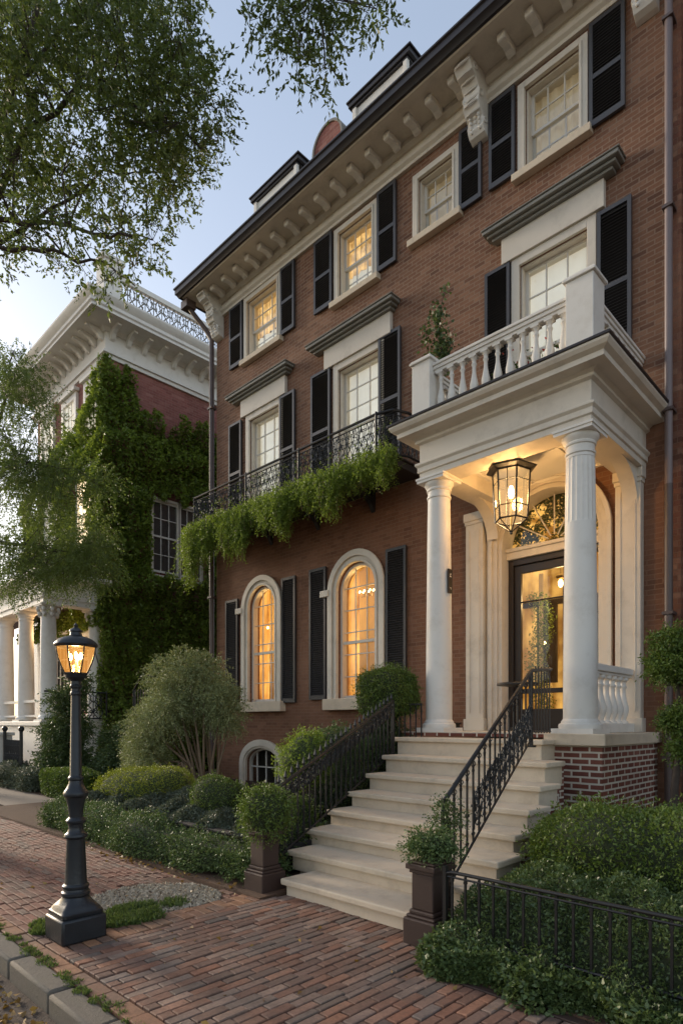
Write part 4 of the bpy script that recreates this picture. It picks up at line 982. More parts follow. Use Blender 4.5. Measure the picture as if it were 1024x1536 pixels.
# street lamp ---------------------------------------------------------------
LX,LY=-4.90,-7.28
LP=thing('street_lamp','short black cast iron street lamp with a glowing amber lantern','street lamp',(LX,LY,0))
a=MB();a.box(LX-.175,LX+.175,LY-.175,LY+.175,0,.19);a.build('plinth',M['lamp_iron'],LP,bev=.018,smooth=40)
def loftsq(levels):  # (half, z, roundness) square to round transition
    V=[];n=40
    for h,z,rd in levels:
        for k in range(n):
            t=2*PI*(k+.5)/n;c,s=math.cos(t),math.sin(t);m=max(abs(c),abs(s));q=h/m*(1-rd)+h*rd;V.append((LX+q*c,LY+q*s,z))
    F=[(i*n+k,i*n+(k+1)%n,(i+1)*n+(k+1)%n,(i+1)*n+k) for i in range(len(levels)-1) for k in range(n)]+[tuple(range(n-1,-1,-1)),tuple((len(levels)-1)*n+k for k in range(n))]
    return MB().add(V,F)
loftsq([(.152,.19,0),(.158,.20,0),(.158,.225,0),(.148,.235,.05),(.145,.25,.1),(.125,.275,.25),(.11,.30,.5),(.10,.32,.85),(.098,.33,1)]).build('foot',M['lamp_iron'],LP,smooth=35)
a=MB();a.lathe([(0.0986,0.330),(0.1074,0.345),(0.1074,0.365),(0.0950,0.375),(0.0915,0.390),(0.0986,0.400),(0.1003,0.415),(0.0924,0.425),(0.0845,0.430),(0.0827,0.440),(0.0686,0.770),(0.0704,0.785),(0.0845,0.795),(0.0889,0.805),(0.0845,0.820),(0.0704,0.830),(0.0581,0.850),(0.0546,0.875),(0.0581,0.900),(0.0722,0.915),(0.0739,0.930),(0.0616,0.945),(0.0510,0.955),(0.0528,0.980),(0.0581,1.030),(0.0704,1.090),(0.0757,1.110),(0.0915,1.125),(0.0950,1.140),(0.0915,1.155),(0.0774,1.175),(0.0634,1.200),(0.0528,1.225),(0.0502,1.245),(0.0581,1.255),(0.0581,1.270),(0.0484,1.280),(0.0445,1.290),(0.0361,1.920),(0.0420,1.930),(0.0420,1.945),(0.0353,1.955),(0.0353,1.975),(0.0437,1.985),(0.0458,2.000),(0.0387,2.010),(0.0387,2.035),(0.0580,2.050),(0.0750,2.065),(0.0800,2.080),(0.0850,2.095)],(LX,LY,0),36)
a.build('post',M['lamp_iron'],LP,smooth=28)
n=8;zb,zt2=2.095,2.33
def ringp(r,z,k,off=0): t=2*PI*(k+off)/n;return (LX+r*math.cos(t),LY+r*math.sin(t),z)
lan=MB();rp=[(.086,2.095),(.112,2.15),(.135,2.21),(.150,2.27),(.155,2.31)]
for k in range(n): lan.tube([ringp(r,z,k) for r,z in rp],.0065,5)
for r,z in (rp[0],rp[-1]): lan.tube([ringp(r,z,k) for k in range(n+1)],.009,6)
ln=lan.build('lantern',M['lamp_iron'],LP)
a=MB()
for i in range(len(rp)-1):
    for k in range(n): a.add([ringp(rp[i][0],rp[i][1],k),ringp(rp[i][0],rp[i][1],k+1),ringp(rp[i+1][0],rp[i+1][1],k+1),ringp(rp[i+1][0],rp[i+1][1],k)],[(0,1,2,3)])
a.build('pane',M['apane'],ln)
a=MB();a.lathe([(.153,2.31),(.163,2.316),(.165,2.324),(.160,2.335),(.146,2.352),(.122,2.37),(.092,2.383),(.060,2.392),(.046,2.40),(.042,2.425),(.050,2.43),(.048,2.44),(.030,2.455),(.014,2.465),(.018,2.48),(.003,2.50)],(LX,LY,0),32);a.build('cap',M['lamp_iron'],LP,smooth=35)
a=MB()
for dx,dy,dz in ((0,0,0),(.045,.02,-.01),(-.04,.03,-.015),(.01,-.045,-.02)): a.lathe([(.004,0),(.011,.01),(.012,.04),(.004,.055)],(LX+dx,LY+dy,2.215+dz),8)
a.build('bulb',M['bulb'],ln)
a=MB()
for dx,dy,dz in ((0,0,0),(.045,.02,-.01),(-.04,.03,-.015),(.01,-.045,-.02)): a.tube([(LX+dx,LY+dy,2.10),(LX+dx,LY+dy,2.215+dz)],.006,5)
a.build('candle_tube',M['trim'],ln)
# porch lantern ------------------------------------------------------------
GX,GY=-4.33,-1.35
PL=thing('porch_lantern','large black hexagonal lantern glowing warm, hung from the porch ceiling','lantern',(GX,GY,4.40))
n=6
def hx(r,z,k): t=2*PI*(k+.25)/n;return (GX+r*math.cos(t),GY+r*math.sin(t),z)
a=MB();zt3,zb3=5.28,4.60
for k in range(n):
    a.tube([hx(.265,zt3,k),hx(.225,zb3,k)],.013,6);a.tube([hx(.225,zb3,k),(GX+.09*math.cos(2*PI*(k+.25)/n),GY+.09*math.sin(2*PI*(k+.25)/n),zb3-.10),(GX,GY,zb3-.17)],.009,5)
    m0=[(p+q)/2 for p,q in zip(hx(.265,zt3,k),hx(.265,zt3,k+1))];m1=[(p+q)/2 for p,q in zip(hx(.225,zb3,k),hx(.225,zb3,k+1))]
    if k%2==0: a.tube([m0,m1],.006,5)
for r,z,w in ((.265,zt3,.014),(.225,zb3,.013),(.257,5.13,.006),(.236,4.78,.007)): a.tube([hx(r,z,k) for k in range(n+1)],w,6)
a.tube([(GX,GY,5.60),(GX,GY,5.42)],.010,6);a.ball((GX,GY,4.42),.022,5)
a.build('frame',M['iron'],PL)
a=MB()
for k in range(n): a.add([hx(.218,zb3,k),hx(.218,zb3,k+1),hx(.258,zt3,k+1),hx(.258,zt3,k)],[(0,1,2,3)])
a.build('pane',M['lpane'],PL)
a=MB();V=[];lv=[(.275,5.285),(.335,5.30),(.34,5.315),(.27,5.34),(.20,5.385),(.15,5.43),(.05,5.44)]
for r,z in lv:
    for k in range(n): V.append(hx(r+(.02 if r>.3 else 0),z+(.015 if r>.3 else 0),k))
F=[(i*n+k,i*n+(k+1)%n,(i+1)*n+(k+1)%n,(i+1)*n+k) for i in range(len(lv)-1) for k in range(n)]+[tuple(range(n-1,-1,-1))]
a.add(V,F);a.ball((GX,GY,5.475),.042,6);a.build('roof',M['iron'],PL)
a=MB();a.lathe([(.02,0),(.035,.02),(.038,.12),(.02,.17)],(GX,GY,4.92),10);a.build('bulb',M['bulb'],PL)
a=MB();a.tube([(GX,GY,4.44),(GX,GY,4.92)],.012,6);a.build('candle_tube',M['brass'],PL)
def plight(name,loc,e,col,r,par):
    l=bpy.data.lights.new(name,'POINT');l.energy=e;l.color=col;l.shadow_soft_size=r;o=bpy.data.objects.new(name,l);C.objects.link(o);o.parent=par;o.location=Vector(loc)-ORG[par];return o
plight('lantern_light',(GX,GY,4.98),34,(1,.62,.28),.10,PL)
plight('lamp_light',(LX,LY,2.25),5,(1,.58,.22),.03,LP)
plight('hall_light',(-4.6,1.0,3.9),8,(1,.68,.3),.1,H)
# cafe table glimpsed behind the railing on the porch
CT=thing('porch_table','small round black metal table standing by the front door','table',(-4.55,-.75,1.575))
a=MB();a.lathe([(.30,.70),(.31,.71),(.31,.73),(.30,.74)],(-4.55,-.75,1.575),28);a.build('tabletop',M['iron'],CT,smooth=40)
a=MB();a.tube([(-4.55,-.75,1.60),(-4.55,-.75,2.28)],.02,8);a.build('pedestal',M['iron'],CT)
for k in range(3):
    t=k*2.09+.4;a=MB();a.tube([(-4.55,-.75,1.72),(-4.55+.12*math.cos(t),-.75+.12*math.sin(t),1.66),(-4.55+.24*math.cos(t),-.75+.24*math.sin(t),1.585)],.011,6);a.build('leg',M['iron'],CT)
CH=thing('boot_scraper','small black iron boot scraper on the porch edge','boot scraper',(-5.35,-1.35,1.575))
a=MB();a.box(-5.45,-5.20,-1.40,-1.30,1.69,1.71);a.build('blade',M['iron'],CH)
a=MB();a.box(-5.44,-5.41,-1.38,-1.32,1.575,1.69);a.box(-5.24,-5.21,-1.38,-1.32,1.575,1.69);a.build('bracket',M['iron'],CH)
# ------------------------------------------------------------------ neighbouring mansion
NX,NY=-19.0,-.5
NB=thing('neighbour_mansion','ivy-clad brick mansion with white bracketed cornice, roof railing and columned porch','house',(-22,0,0))
nbw=[(1.1,2.0,6.85,9.30),(2.15,2.95,6.85,9.30)]       # side windows (Y span)
mb=MB();mb.box(-24.9,NX,NY,10,0,13.45);mb.build('wall',M['brick_nb'],NB)
mb=MB();mb.box(-34,-24.9,NY+2.5,10,0,9.6);mb.box(-34.3,-24.91,NY+2.2,10.2,9.6,10.2);mb.build('wing',M['white'],NB,bev=.01)
NP=[(-25.0,10),(-25.0,NY),(NX,NY),(NX,10)]
mb=MB();mb.sweep([(0,13.40),(.08,13.40),(.10,13.50),(.16,13.52),(.16,13.60),(.05,13.64),(.05,14.22),(0,14.22)],NP);mb.build('frieze',M['white'],NB,smooth=25)
mb=MB();mb.sweep([(0,14.22),(.10,14.22),(.18,14.32),(.85,14.34),(.85,14.42),(.90,14.46),(.90,14.56),(1.0,14.66),(1.04,14.74),(1.04,14.80),(0,14.84)],NP);mb.build('cornice',M['white'],NB,smooth=25)
mb=MB();mb.add([(-26,NY-1,14.81),(-18,NY-1,14.81),(-18,10,14.81),(-26,10,14.81)],[(0,1,2,3)]);mb.build('roof',M['slate'],NB)
f=None
for i in range(17):
    y=NY+.15+i*.55
    if f is None:
        a=MB();a.prism([(NX+.05,14.34),(NX+.60,14.34),(NX+.61,14.26),(NX+.4,14.22),(NX+.25,14.15),(NX+.15,14.02),(NX+.05,13.98)],'y',y-.07,y+.07);f=a.build('cornice_bracket',M['white'],NB,bev=.01);y0=y
    else: c=f.copy();C.objects.link(c);c.parent=NB;c.location=Vector(f.location)+Vector((0,y-y0,0));ORG[c]=ORG[f]
f=None
for i in range(12):
    x=-19.15-i*.5
    if f is None:
        a=MB();a.prism([(NY-.05,14.34),(NY-.60,14.34),(NY-.61,14.26),(NY-.4,14.22),(NY-.25,14.15),(NY-.15,14.02),(NY-.05,13.98)],'x',x-.07,x+.07);f=a.build('cornice_bracket',M['white'],NB,bev=.01);x0_=x
    else: c=f.copy();C.objects.link(c);c.parent=NB;c.location=Vector(f.location)+Vector((x-x0_,0,0));ORG[c]=ORG[f]
mb=MB();mb.box(-18.95,-18.40,NY-.35,NY+.25,14.78,16.15);mb.box(-19.02,-18.33,NY-.42,NY+.32,16.15,16.3);mb.build('roof_post',M['white'],NB,bev=.015)
mb=MB();mb.box(-18.74,-18.60,NY+.25,9.5,15.85,16.0);mb.box(-18.72,-18.62,NY+.25,9.5,14.86,14.96);mb.build('roof_rail',M['white'],NB)
k=lattice((-18.67,NY+.25),(-18.67,9.5),14.96,15.85,.30,r=.02,leaf=True,seed=3);k.build('roof_lattice',M['lead'],NB)
# side windows, deep cream frame and mullion
for (y0,y1,z0,z1) in nbw:
    mb=MB();x=NX
    mb.box(x,x+.10,y0-.10,y0,z0-.1,z1+.1);mb.box(x,x+.10,y1,y1+.10,z0-.1,z1+.1);mb.box(x,x+.10,y0,y1,z1,z1+.1);mb.box(x,x+.14,y0-.1,y1+.1,z0-.16,z0-.1)
    w=mb.build('window',M['trim'],NB,bev=.01)
    mb=MB();mb.box(x+.02,x+.06,y0,y1,(z0+z1)/2-.03,(z0+z1)/2+.03)
    for q in (y0+(y1-y0)/3,y0+(y1-y0)*2/3): mb.box(x+.025,x+.05,q-.012,q+.012,z0,z1)
    for q in (.25,.75): mb.box(x+.027,x+.048,y0,y1,z0+(z1-z0)*q-.012,z0+(z1-z0)*q+.012)
    mb.box(x+.02,x+.055,y0,y1,z0,z0+.07);mb.box(x+.02,x+.055,y0,y1,z1-.07,z1);mb.build('sash',M['sash'],w)
    mb=MB();mb.add([(x+.018,y0,z0),(x+.018,y1,z0),(x+.018,y1,z1),(x+.018,y0,z1)],[(0,1,2,3)]);mb.build('pane',M['glass_dk'],w)
    mb=MB();mb.add([(x+.006,y0,z0),(x+.006,y1,z0),(x+.006,y1,z1),(x+.006,y0,z1)],[(0,1,2,3)]);mb.build('blind',M['lead'],w)
# facade windows
def fwin(x0,x1,z0,z1,mat,grp=None):
    y=NY;mb=MB();mb.box(x0-.18,x0,y-.10,y,z0-.1,z1+.22);mb.box(x1,x1+.18,y-.10,y,z0-.1,z1+.22);mb.box(x0,x1,y-.10,y,z1,z1+.22);mb.box(x0-.26,x1+.26,y-.2,y,z1+.22,z1+.34);mb.box(x0-.2,x1+.2,y-.16,y,z0-.2,z0-.1)
    w=mb.build('window',M['white'],NB,bev=.01)
    mb=MB();mb.box(x0,x1,y-.06,y-.02,(z0+z1)/2-.03,(z0+z1)/2+.03)
    for q in (1/3,2/3): mb.box(x0+(x1-x0)*q-.014,x0+(x1-x0)*q+.014,y-.055,y-.025,z0,z1)
    for q in (.25,.75): mb.box(x0,x1,y-.054,y-.027,z0+(z1-z0)*q-.014,z0+(z1-z0)*q+.014)
    mb.build('sash',M['sash'],w)
    mb=MB();mb.add([(x0,y-.012,z0),(x1,y-.012,z0),(x1,y-.012,z1),(x0,y-.012,z1)],[(0,1,2,3)]);mb.build('pane',M[mat],w)
for a,b in ((-20.35,-19.55),(-22.2,-21.3),(-24.2,-23.3)): fwin(a,b,11.1,12.9,'blind')  # panes glow pale in place of sun reflected off the glass
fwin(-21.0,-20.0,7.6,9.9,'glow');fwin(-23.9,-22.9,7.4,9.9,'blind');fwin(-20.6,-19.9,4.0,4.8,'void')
for a,b in ((-21.2,-20.2),(-22.9,-21.9),(-24.5,-23.6)): fwin(a,b,2.1,4.6,'void')
# porch of the mansion
px0,px1,py=-28.0,-18.95,-2.2
mb=MB();mb.box(px0,px1,py-.3,NY,0,1.62);mb.box(px0-.08,px1+.08,py-.38,NY,1.62,1.76);mb.build('porch_base',M['white'],NB,bev=.02)
PEP=[(px0,NY),(px0,py-.25),(px1,py-.25),(px1,NY)]
mb=MB();mb.sweep([(-.5,5.30),(0,5.30),(0,5.45),(.04,5.46),(.04,5.62),(0,5.64),(0,5.95),(.1,6.0),(.3,6.05),(.36,6.12),(.36,6.2),(-.5,6.25)],PEP);mb.build('porch_entablature',M['white'],NB,smooth=25)
mb=MB();mb.box(px0+.1,px1-.1,py-.15,NY,5.62,5.66);mb.build('porch_ceiling',M['brown'],NB)
mb=MB();mb.add([(px0-.36,py-.61,6.21),(px1+.36,py-.61,6.21),(px1+.36,NY,6.5),(px0-.36,NY,6.5)],[(0,1,2,3)]);mb.build('porch_roof',M['slate'],NB)
mbk=None
f=column(-19.22,-2.2,1.76,5.30,.25,.21,NB)
for x in (-21.1,-23.0,-24.9,-26.8): dup(f,NB,(x+19.22,0,0))
dup(f,NB,(0,1.45,0))
for y in (-2.2,-.75):
    mb=MB()
    for k in range(8):
        t=k*PI/4
        for zz,rr in ((4.98,.26),(5.12,.30)): mb.ball((-19.22+rr*math.cos(t),y+rr*math.sin(t),zz),(.06,.06,.09),4)
    mb.build('acanthus_leaves',M['white'],NB,smooth=50)
mb=MB();mb.box(-27.8,-19.4,-2.35,-2.22,2.35,2.43);mb.box(-27.8,-19.4,-2.33,-2.24,1.9,1.96);mb.build('porch_railing',M['white'],NB)
IR=thing('porch_railing','curved black iron railing at the end of the neighbouring porch','railing',(-18.8,-1.4,1.76))
mb=MB()
mb.tube([(-18.75,-2.5,2.65),(-18.55,-2.0,2.65),(-18.55,-.9,2.65),(-18.75,-.55,2.65)],.03,6);mb.tube([(-18.75,-2.5,1.85),(-18.55,-2.0,1.85),(-18.55,-.9,1.85),(-18.75,-.55,1.85)],.025,6);mb.build('rail',M['iron'],IR)
lattice((-18.55,-2.1),(-18.55,-.8),1.85,2.65,.32,r=.016,leaf=True,seed=8).build('lattice',M['iron'],IR)
for y in (-2.2,-1.45,-.7): mb=MB();mb.tube([(-18.55,y,1.76),(-18.55,y,2.7)],.025,6);mb.build('post',M['iron'],IR)
HL=thing('hanging_lantern','small lit lantern hanging under the neighbouring porch roof','lantern',(-20.6,-1.7,4.7))
mb=MB();mb.tube([(-20.6,-1.7,5.62),(-20.6,-1.7,5.1)],.012,5);mb.lathe([(.02,0),(.14,.04),(.15,.06),(.03,.14)],(-20.6,-1.7,5.0),10);mb.lathe([(.02,0),(.1,.02),(.11,.04)],(-20.6,-1.7,4.70),10);mb.build('frame',M['iron'],HL)
mb=MB();mb.lathe([(.09,0),(.13,.26)],(-20.6,-1.7,4.74),10);mb.build('pane',M['apane'],HL)
mb=MB();mb.ball((-20.6,-1.7,4.86),.04,5);mb.build('bulb',M['bulb_s'],HL)
plight('hanging_light',(-20.9,-1.6,4.6),7,(1,.62,.3),.1,HL)
# iron yard fence in front of the mansion porch
YF=thing('yard_fence','ornate black iron yard fence before the white mansion porch','fence',(-20,-3.5,0))
lattice((-17.3,-3.6),(-18.6,-3.6),.15,1.25,.16,r=.018,leaf=True,seed=12).build('lattice',M['iron'],YF)
lattice((-19.3,-3.6),(-26,-3.6),.15,1.3,.2,r=.018,leaf=True,seed=13).build('lattice',M['iron'],YF)
for x in (-17.3,-18.6,-19.3): mb=MB();mb.tube([(x,-3.6,0),(x,-3.6,1.5)],.045,8);mb.ball((x,-3.6,1.55),.08,5);mb.build('post',M['iron'],YF)
GP=thing('gate_post','square white masonry gate post between the iron yard fences','gate post',(-18.95,-3.5,0))
mb=MB();mb.box(-19.15,-18.75,-3.75,-3.35,0,1.35);mb.build('shaft',M['white'],GP,bev=.02)
mb=MB();mb.box(-19.2,-18.7,-3.8,-3.3,1.35,1.45);mb.build('cap',M['white'],GP,bev=.02)
# iron side gate in the shaded gap
SG=thing('side_gate','tall thin black iron gate in the gap beside the ivy','gate',(-15.2,-1.8,0))
mb=MB();mb.tube([(-14.1,-1.4,0),(-14.1,-1.4,2.8)],.05,8);mb.tube([(-15.4,-1.4,0),(-15.4,-1.4,2.6)],.04,8)
mb.tube([(-14.1,-1.4,2.7),(-14.5,-1.4,2.95),(-15.0,-1.4,2.95),(-15.4,-1.4,2.6)],.03,6);mb.build('gate_post',M['iron'],SG)
mb=MB()
for i in range(9): mb.tube([(-14.2-i*.14,-1.4,.1),(-14.2-i*.14,-1.4,2.6)],.013,5)
mb.tube([(-14.1,-1.4,1.2),(-15.4,-1.4,1.2)],.015,5);mb.build('gate_leaf',M['iron'],SG)
# ------------------------------------------------------------------ ivy
IV=thing('wall_ivy','thick dark green ivy cloaking the corner and side of the mansion','ivy',(-18.9,0,0))
def topline(y): # side wall: height of the ivy at depth y
    return np.interp(y,[-.6,.25,.45,1.1,1.6,2.2,4,10],[13.25,13.2,12.6,11.9,11.75,12.2,12.35,12.4])
n=115000;y=rnd(-.85,7.5,n);z=rnd(0.1,13.4,n)
# denser in the visible part
top=topline(y)+.25*np.sin(y*7)+.12*np.sin(y*19)
k=(z<top)&~((y>.98)&(y<3.08)&(z>6.72+.15*np.sin(y*9))&(z<9.42+.2*np.sin(y*8)))
y=y[k];z=z[k];n=len(y);P=np.stack([np.full(n,NX+.04),y,z],1)
d=lump(P,.28,1.7,4)+lump(P,.12,5,5)+rnd(0,.16,n);P[:,0]+=np.abs(d)+.02
D=sph(n)*.8;D[:,0]+=.75;D[:,2]-=.45
A1=leaf_arrays(P,D,rnd(.07,.14,n),.75)
n=46000;x=rnd(-26,-18.72,n);z=rnd(4.8,13.4,n)
top=np.interp(x,[-26,-24.5,-22.5,-20.6,-19.7,-19.35,-18.8],[10.4,10.9,11.5,12.0,12.7,13.2,13.2])+.25*np.sin(x*6)+.12*np.sin(x*17)
k=(z<top)&~((x>-21.05)&(x<-19.95)&(z>7.55)&(z<9.85))&~((x>-23.95)&(x<-22.85)&(z>7.4)&(z<9.9))
x=x[k];z=z[k];n=len(x);P=np.stack([x,np.full(n,NY-.04),z],1);P[:,1]-=np.abs(lump(P,.3,1.7,6)+rnd(0,.16,n))+.02
D=sph(n)*.8;D[:,1]-=.75;D[:,2]-=.45
A2=leaf_arrays(P,D,rnd(.07,.14,n),.75)
mesh_np('foliage',np.concatenate([A1,A2]),M['leaf_ivy'],IV)
mb=MB()
for i in range(26):
    yy=random.uniform(-.4,6);zz=random.uniform(3,11);mb.tube([(NX+.03,yy,0),(NX+.05,yy+random.uniform(-.5,.5),zz*.5),(NX+.03,yy+random.uniform(-.9,.9),zz)],[.04,.025,.01],5)
mb.build('stem',M['bark'],IV)
# ------------------------------------------------------------------ balcony greenery
BF=thing('trailing_fern','bright green fern and jasmine spilling over the iron balcony','plant',(-10,-.7,6.5))
st=[];dr_=[];ln_=[]
N_=1500
for i in range(N_):
    u=random.random();x=-13.75+6.95*u
    dep=np.interp(x,[-13.8,-13.2,-12.6,-12,-11.3,-10.5,-9.7,-8.9,-8.2,-7.6,-6.9],[2.1,1.9,1.5,1.35,1.5,1.25,1.1,1.3,.95,1.05,.6])
    g=.5+.5*math.sin(x*5.1)+.35*math.sin(x*11.7+1);dep*=(.28+.80*max(0,math.sin(x*4.3)*.55+math.sin(x*9.1+1)*.35+.25))*(.35+.65*random.random()**.6)
    y=-.82-abs(random.gauss(0,.13));z=6.52+random.uniform(-.10,.12)
    if x<-13.3: y=random.uniform(-.9,-.1)
    p=[x,y,z]
    # one hanging strand: a chain of short sprays
    k=max(2,int(dep/.11))
    for j in range(k):
        st.append(list(p));dd=[random.gauss(0,.45),random.gauss(-.25,.35)-.1*(j<2),-.75+random.gauss(0,.3)];dr_.append(dd);ln_.append(random.uniform(.12,.22))
        p[0]+=random.gauss(0,.03)-(.02 if x<-12.5 else 0);p[1]+=-.035 if j<3 else random.gauss(0,.015);p[2]-=.105
A=twigs(np.array(st),np.array(dr_),np.array(ln_),11,.044,droop=.25,spread=.9)
B=twigs(np.stack([rnd(-13.6,-6.9,4200),rnd(-1.02,-.72,4200),6.62-.55*rnd(0,1,4200)**1.3],1),sph(4200)+np.array([0,-.6,-.1]),rnd(.1,.2,4200),10,.042)
q=700;z=6.5+RNG.beta(1,2.2,q)*.9;B2_=twigs(np.stack([rnd(-13.4,-7.0,q),rnd(-.83,-.72,q),z],1),sph(q)+np.array([0,0,.6]),rnd(.06,.14,q),5,.034)
mesh_np('foliage',np.concatenate([A,B,B2_]),M['leaf_fern'],BF)
mb=MB();s_=np.array(st)
for i in range(0,len(st),23): p=st[i];mb.tube([(p[0],-.74,6.52),p,(p[0],p[1]-.02,p[2]-.15),(p[0]+.03,p[1]-.02,p[2]-.3)],.004,4)
mb.build('stem',M['stem'],BF)
TR=thing('window_box','long dark trough sitting on the balcony floor, filled with the fern','planter',(-10.2,-.7,6.5))
mb=MB();mb.box(-13.3,-7.1,-.74,-.55,6.505,6.62);mb.build('trough',M['iron'],TR,bev=.008)
# vine on the roof balustrade post
VN=thing('potted_vine','small leafy vine climbing above the balustrade post against the wall','plant',(-5.75,-1.0,6.135))
mb=MB();mb.lathe([(.10,0),(.13,.02),(.15,.26),(.16,.28)],(-5.62,-1.35,6.135),16);mb.build('pot',M['brown'],VN,smooth=40)
pt=[(-5.62,-1.35,6.4),(-5.64,-1.33,7.1),(-5.56,-1.30,7.6),(-5.62,-1.33,8.05),(-5.50,-1.30,8.5)]
mb=MB();mb.tube(pt,[.014,.012,.010,.008,.004],6);mb.tube([pt[2],(-5.78,-1.4,7.8),(-5.80,-1.42,8.1)],[.008,.006,.003],5);mb.tube([pt[1],(-5.84,-1.42,7.3),(-5.92,-1.46,7.35)],[.008,.006,.003],5);mb.build('stem',M['bark'],VN)
P=np.concatenate([np.array(pt[1])+RNG.normal(size=(330,3))*[.09,.08,.18],np.array(pt[2])+RNG.normal(size=(330,3))*[.10,.07,.15],np.array(pt[3])+RNG.normal(size=(150,3))*[.07,.06,.14],np.array((-5.78,-1.4,7.85))+RNG.normal(size=(50,3))*[.05,.04,.12],np.array((-5.88,-1.45,7.3))+RNG.normal(size=(34,3))*.05,np.array(pt[4])+RNG.normal(size=(16,3))*.05])
mesh_np('foliage',leaf_arrays(P,sph(len(P)),.07,.65),M['leaf_dark'],VN)
RF=thing('balcony_blooms','sparse red flowers and dark leaves behind the roof balustrade','plant',(-3.9,-1.6,6.15))
mb=MB();mb.box(-4.6,-3.35,-1.66,-1.46,6.14,6.30);mb.build('trough',M['iron'],RF)
P=np.stack([rnd(-4.55,-3.4,420),rnd(-1.72,-1.42,420),rnd(6.3,6.75,420)],1);P=P[np.sin(P[:,0]*9)>-.4];mesh_np('foliage',leaf_arrays(P,sph(len(P)),.06,.6),M['leaf_dark'],RF)
M['bloom']=simple('red_petals',(.45,.05,.03),.6,bump=0)
P=np.stack([rnd(-4.3,-3.5,26),rnd(-1.74,-1.5,26),rnd(6.5,6.85,26)],1);mesh_np('bloom',leaf_arrays(P,sph(26),.05,.9),M['bloom'],RF)
# ------------------------------------------------------------------ shrubs and hedges
def hedge(name,label,x0,x1,y0,y1,z1,n,leaf,mat,core='core',z0=0.02,power=5,amp=.07,freq=2.6,sprig=0,cs=.9,cat='hedge',out=.7):
    c=((x0+x1)/2,(y0+y1)/2,(z0+z1)/2-.0);return shrub(name,label,cat,c,((x1-x0)/2,(y1-y0)/2,(z1-z0)/2),n,leaf,M[mat],power,core,amp,freq,.08,None,(c[0],c[1],z0),cs,sprig,out,stems=False)
hedge('low_hedge','long low grey-green hedge running along the brick sidewalk to the stone pier',-10.5,-5.02,-5.58,-4.98,.40,60000,.034,'leaf_hedge',power=7,amp=.10,freq=3.2,sprig=1800)
# purple-grey ground cover behind the timber edging, with a trailing fringe
t=thing('ground_cover','greyish purple ground cover planted behind the timber edging','ground cover',(-7.5,-4.5,.3))
n=60000;P=np.stack([rnd(-10.1,-5.15,n),rnd(-5.0,-3.9,n),np.full(n,.40)],1);P[:,2]+=.06+lump(P,.16,3.5,2)-rnd(0,1,n)**2*.09
mesh_np('foliage',leaf_arrays(P,sph(n)+np.array([0,-.2,.5]),rnd(.025,.05,n),.55),M['leaf_purple'],t)
mb=MB();mb.box(-10.08,-5.18,-4.9,-3.9,.05,.36);mb.build('soil',M['soil'],t);t['kind']='stuff'
shrub('clipped_shrub','wide clipped lime green dome of shrub, the broadest mound behind the timber edging','shrub',(-9.75,-4.05,.50),(.86,.70,.46),17000,.030,M['leaf_lime'],2.6,'core_lt',.09,4,.07,'clipped mounds in the raised bed',sprig=260)
shrub('clipped_shrub','small round clipped green ball between the lime dome and the pier','shrub',(-7.45,-4.1,.55),(.42,.42,.37),9000,.028,M['leaf_box'],2.2,'core',.07,5,.07,'clipped mounds in the raised bed',sprig=160)
shrub('pier_bush','round leafy green bush sitting on the pier beside the low hedge','shrub',(-4.87,-5.38,.81),(.20,.20,.20),3800,.032,M['leaf_box'],2.0,'core',.07,6,.08,base=(-4.86,-5.40,.645),sprig=420)
shrub('pier_bush','loose small-leaved bush spilling over the pier nearest the street','shrub',(-2.80,-5.44,.75),(.19,.18,.11),3000,.030,M['leaf_hedge'],2.0,'core',.08,6,.08,base=(-2.79,-5.44,.645),sprig=260)
shrub('upright_sprig','dark small sprig of leaves rising behind the street-side pier at the foot of the handrail','shrub',(-2.86,-5.12,.93),(.10,.10,.14),900,.028,M['leaf_dark'],2.0,None,.05,6,.08,base=(-2.86,-5.12,.18),sprig=60)
shrub('rail_shrub','bright yellow-green shrub poking above the lower end of the spear railing','shrub',(-5.75,-4.0,1.24),(.27,.24,.26),4200,.034,M['leaf_fern'],2.0,'core_lt',.10,6,.10,base=(-5.72,-4.0,.03),sprig=420)
shrub('stair_shrub','leafy shrub growing against the lower spear railing beside the steps','shrub',(-5.42,-4.62,.46),(.24,.46,.42),8000,.034,M['leaf_box'],2.4,'core',.10,5,.10,base=(-5.42,-4.62,.03),sprig=300)
shrub('stair_shrub','dark leafy shrub growing against the upper spear railing under the topiary','shrub',(-5.98,-3.30,.86),(.30,.85,.70),15000,.036,M['leaf_hedge'],2.6,'core',.12,4,.10,base=(-6.0,-3.3,.03),sprig=400)
shrub('box_topiary','square clipped boxwood topiary beside the white column','topiary',(-5.98,-2.10,2.16),(.42,.36,.35),15000,.032,M['leaf_box'],4.5,'core',.05,5,.07,base=(-5.98,-2.10,.03),sprig=420)
shrub('stair_shrub','dense shrub filling the space directly beneath the square topiary','shrub',(-6.05,-2.15,1.2),(.40,.40,.62),8000,.038,M['leaf_dark'],2.6,'core',.12,4,.10,base=(-6.0,-2.1,.03),sprig=250)
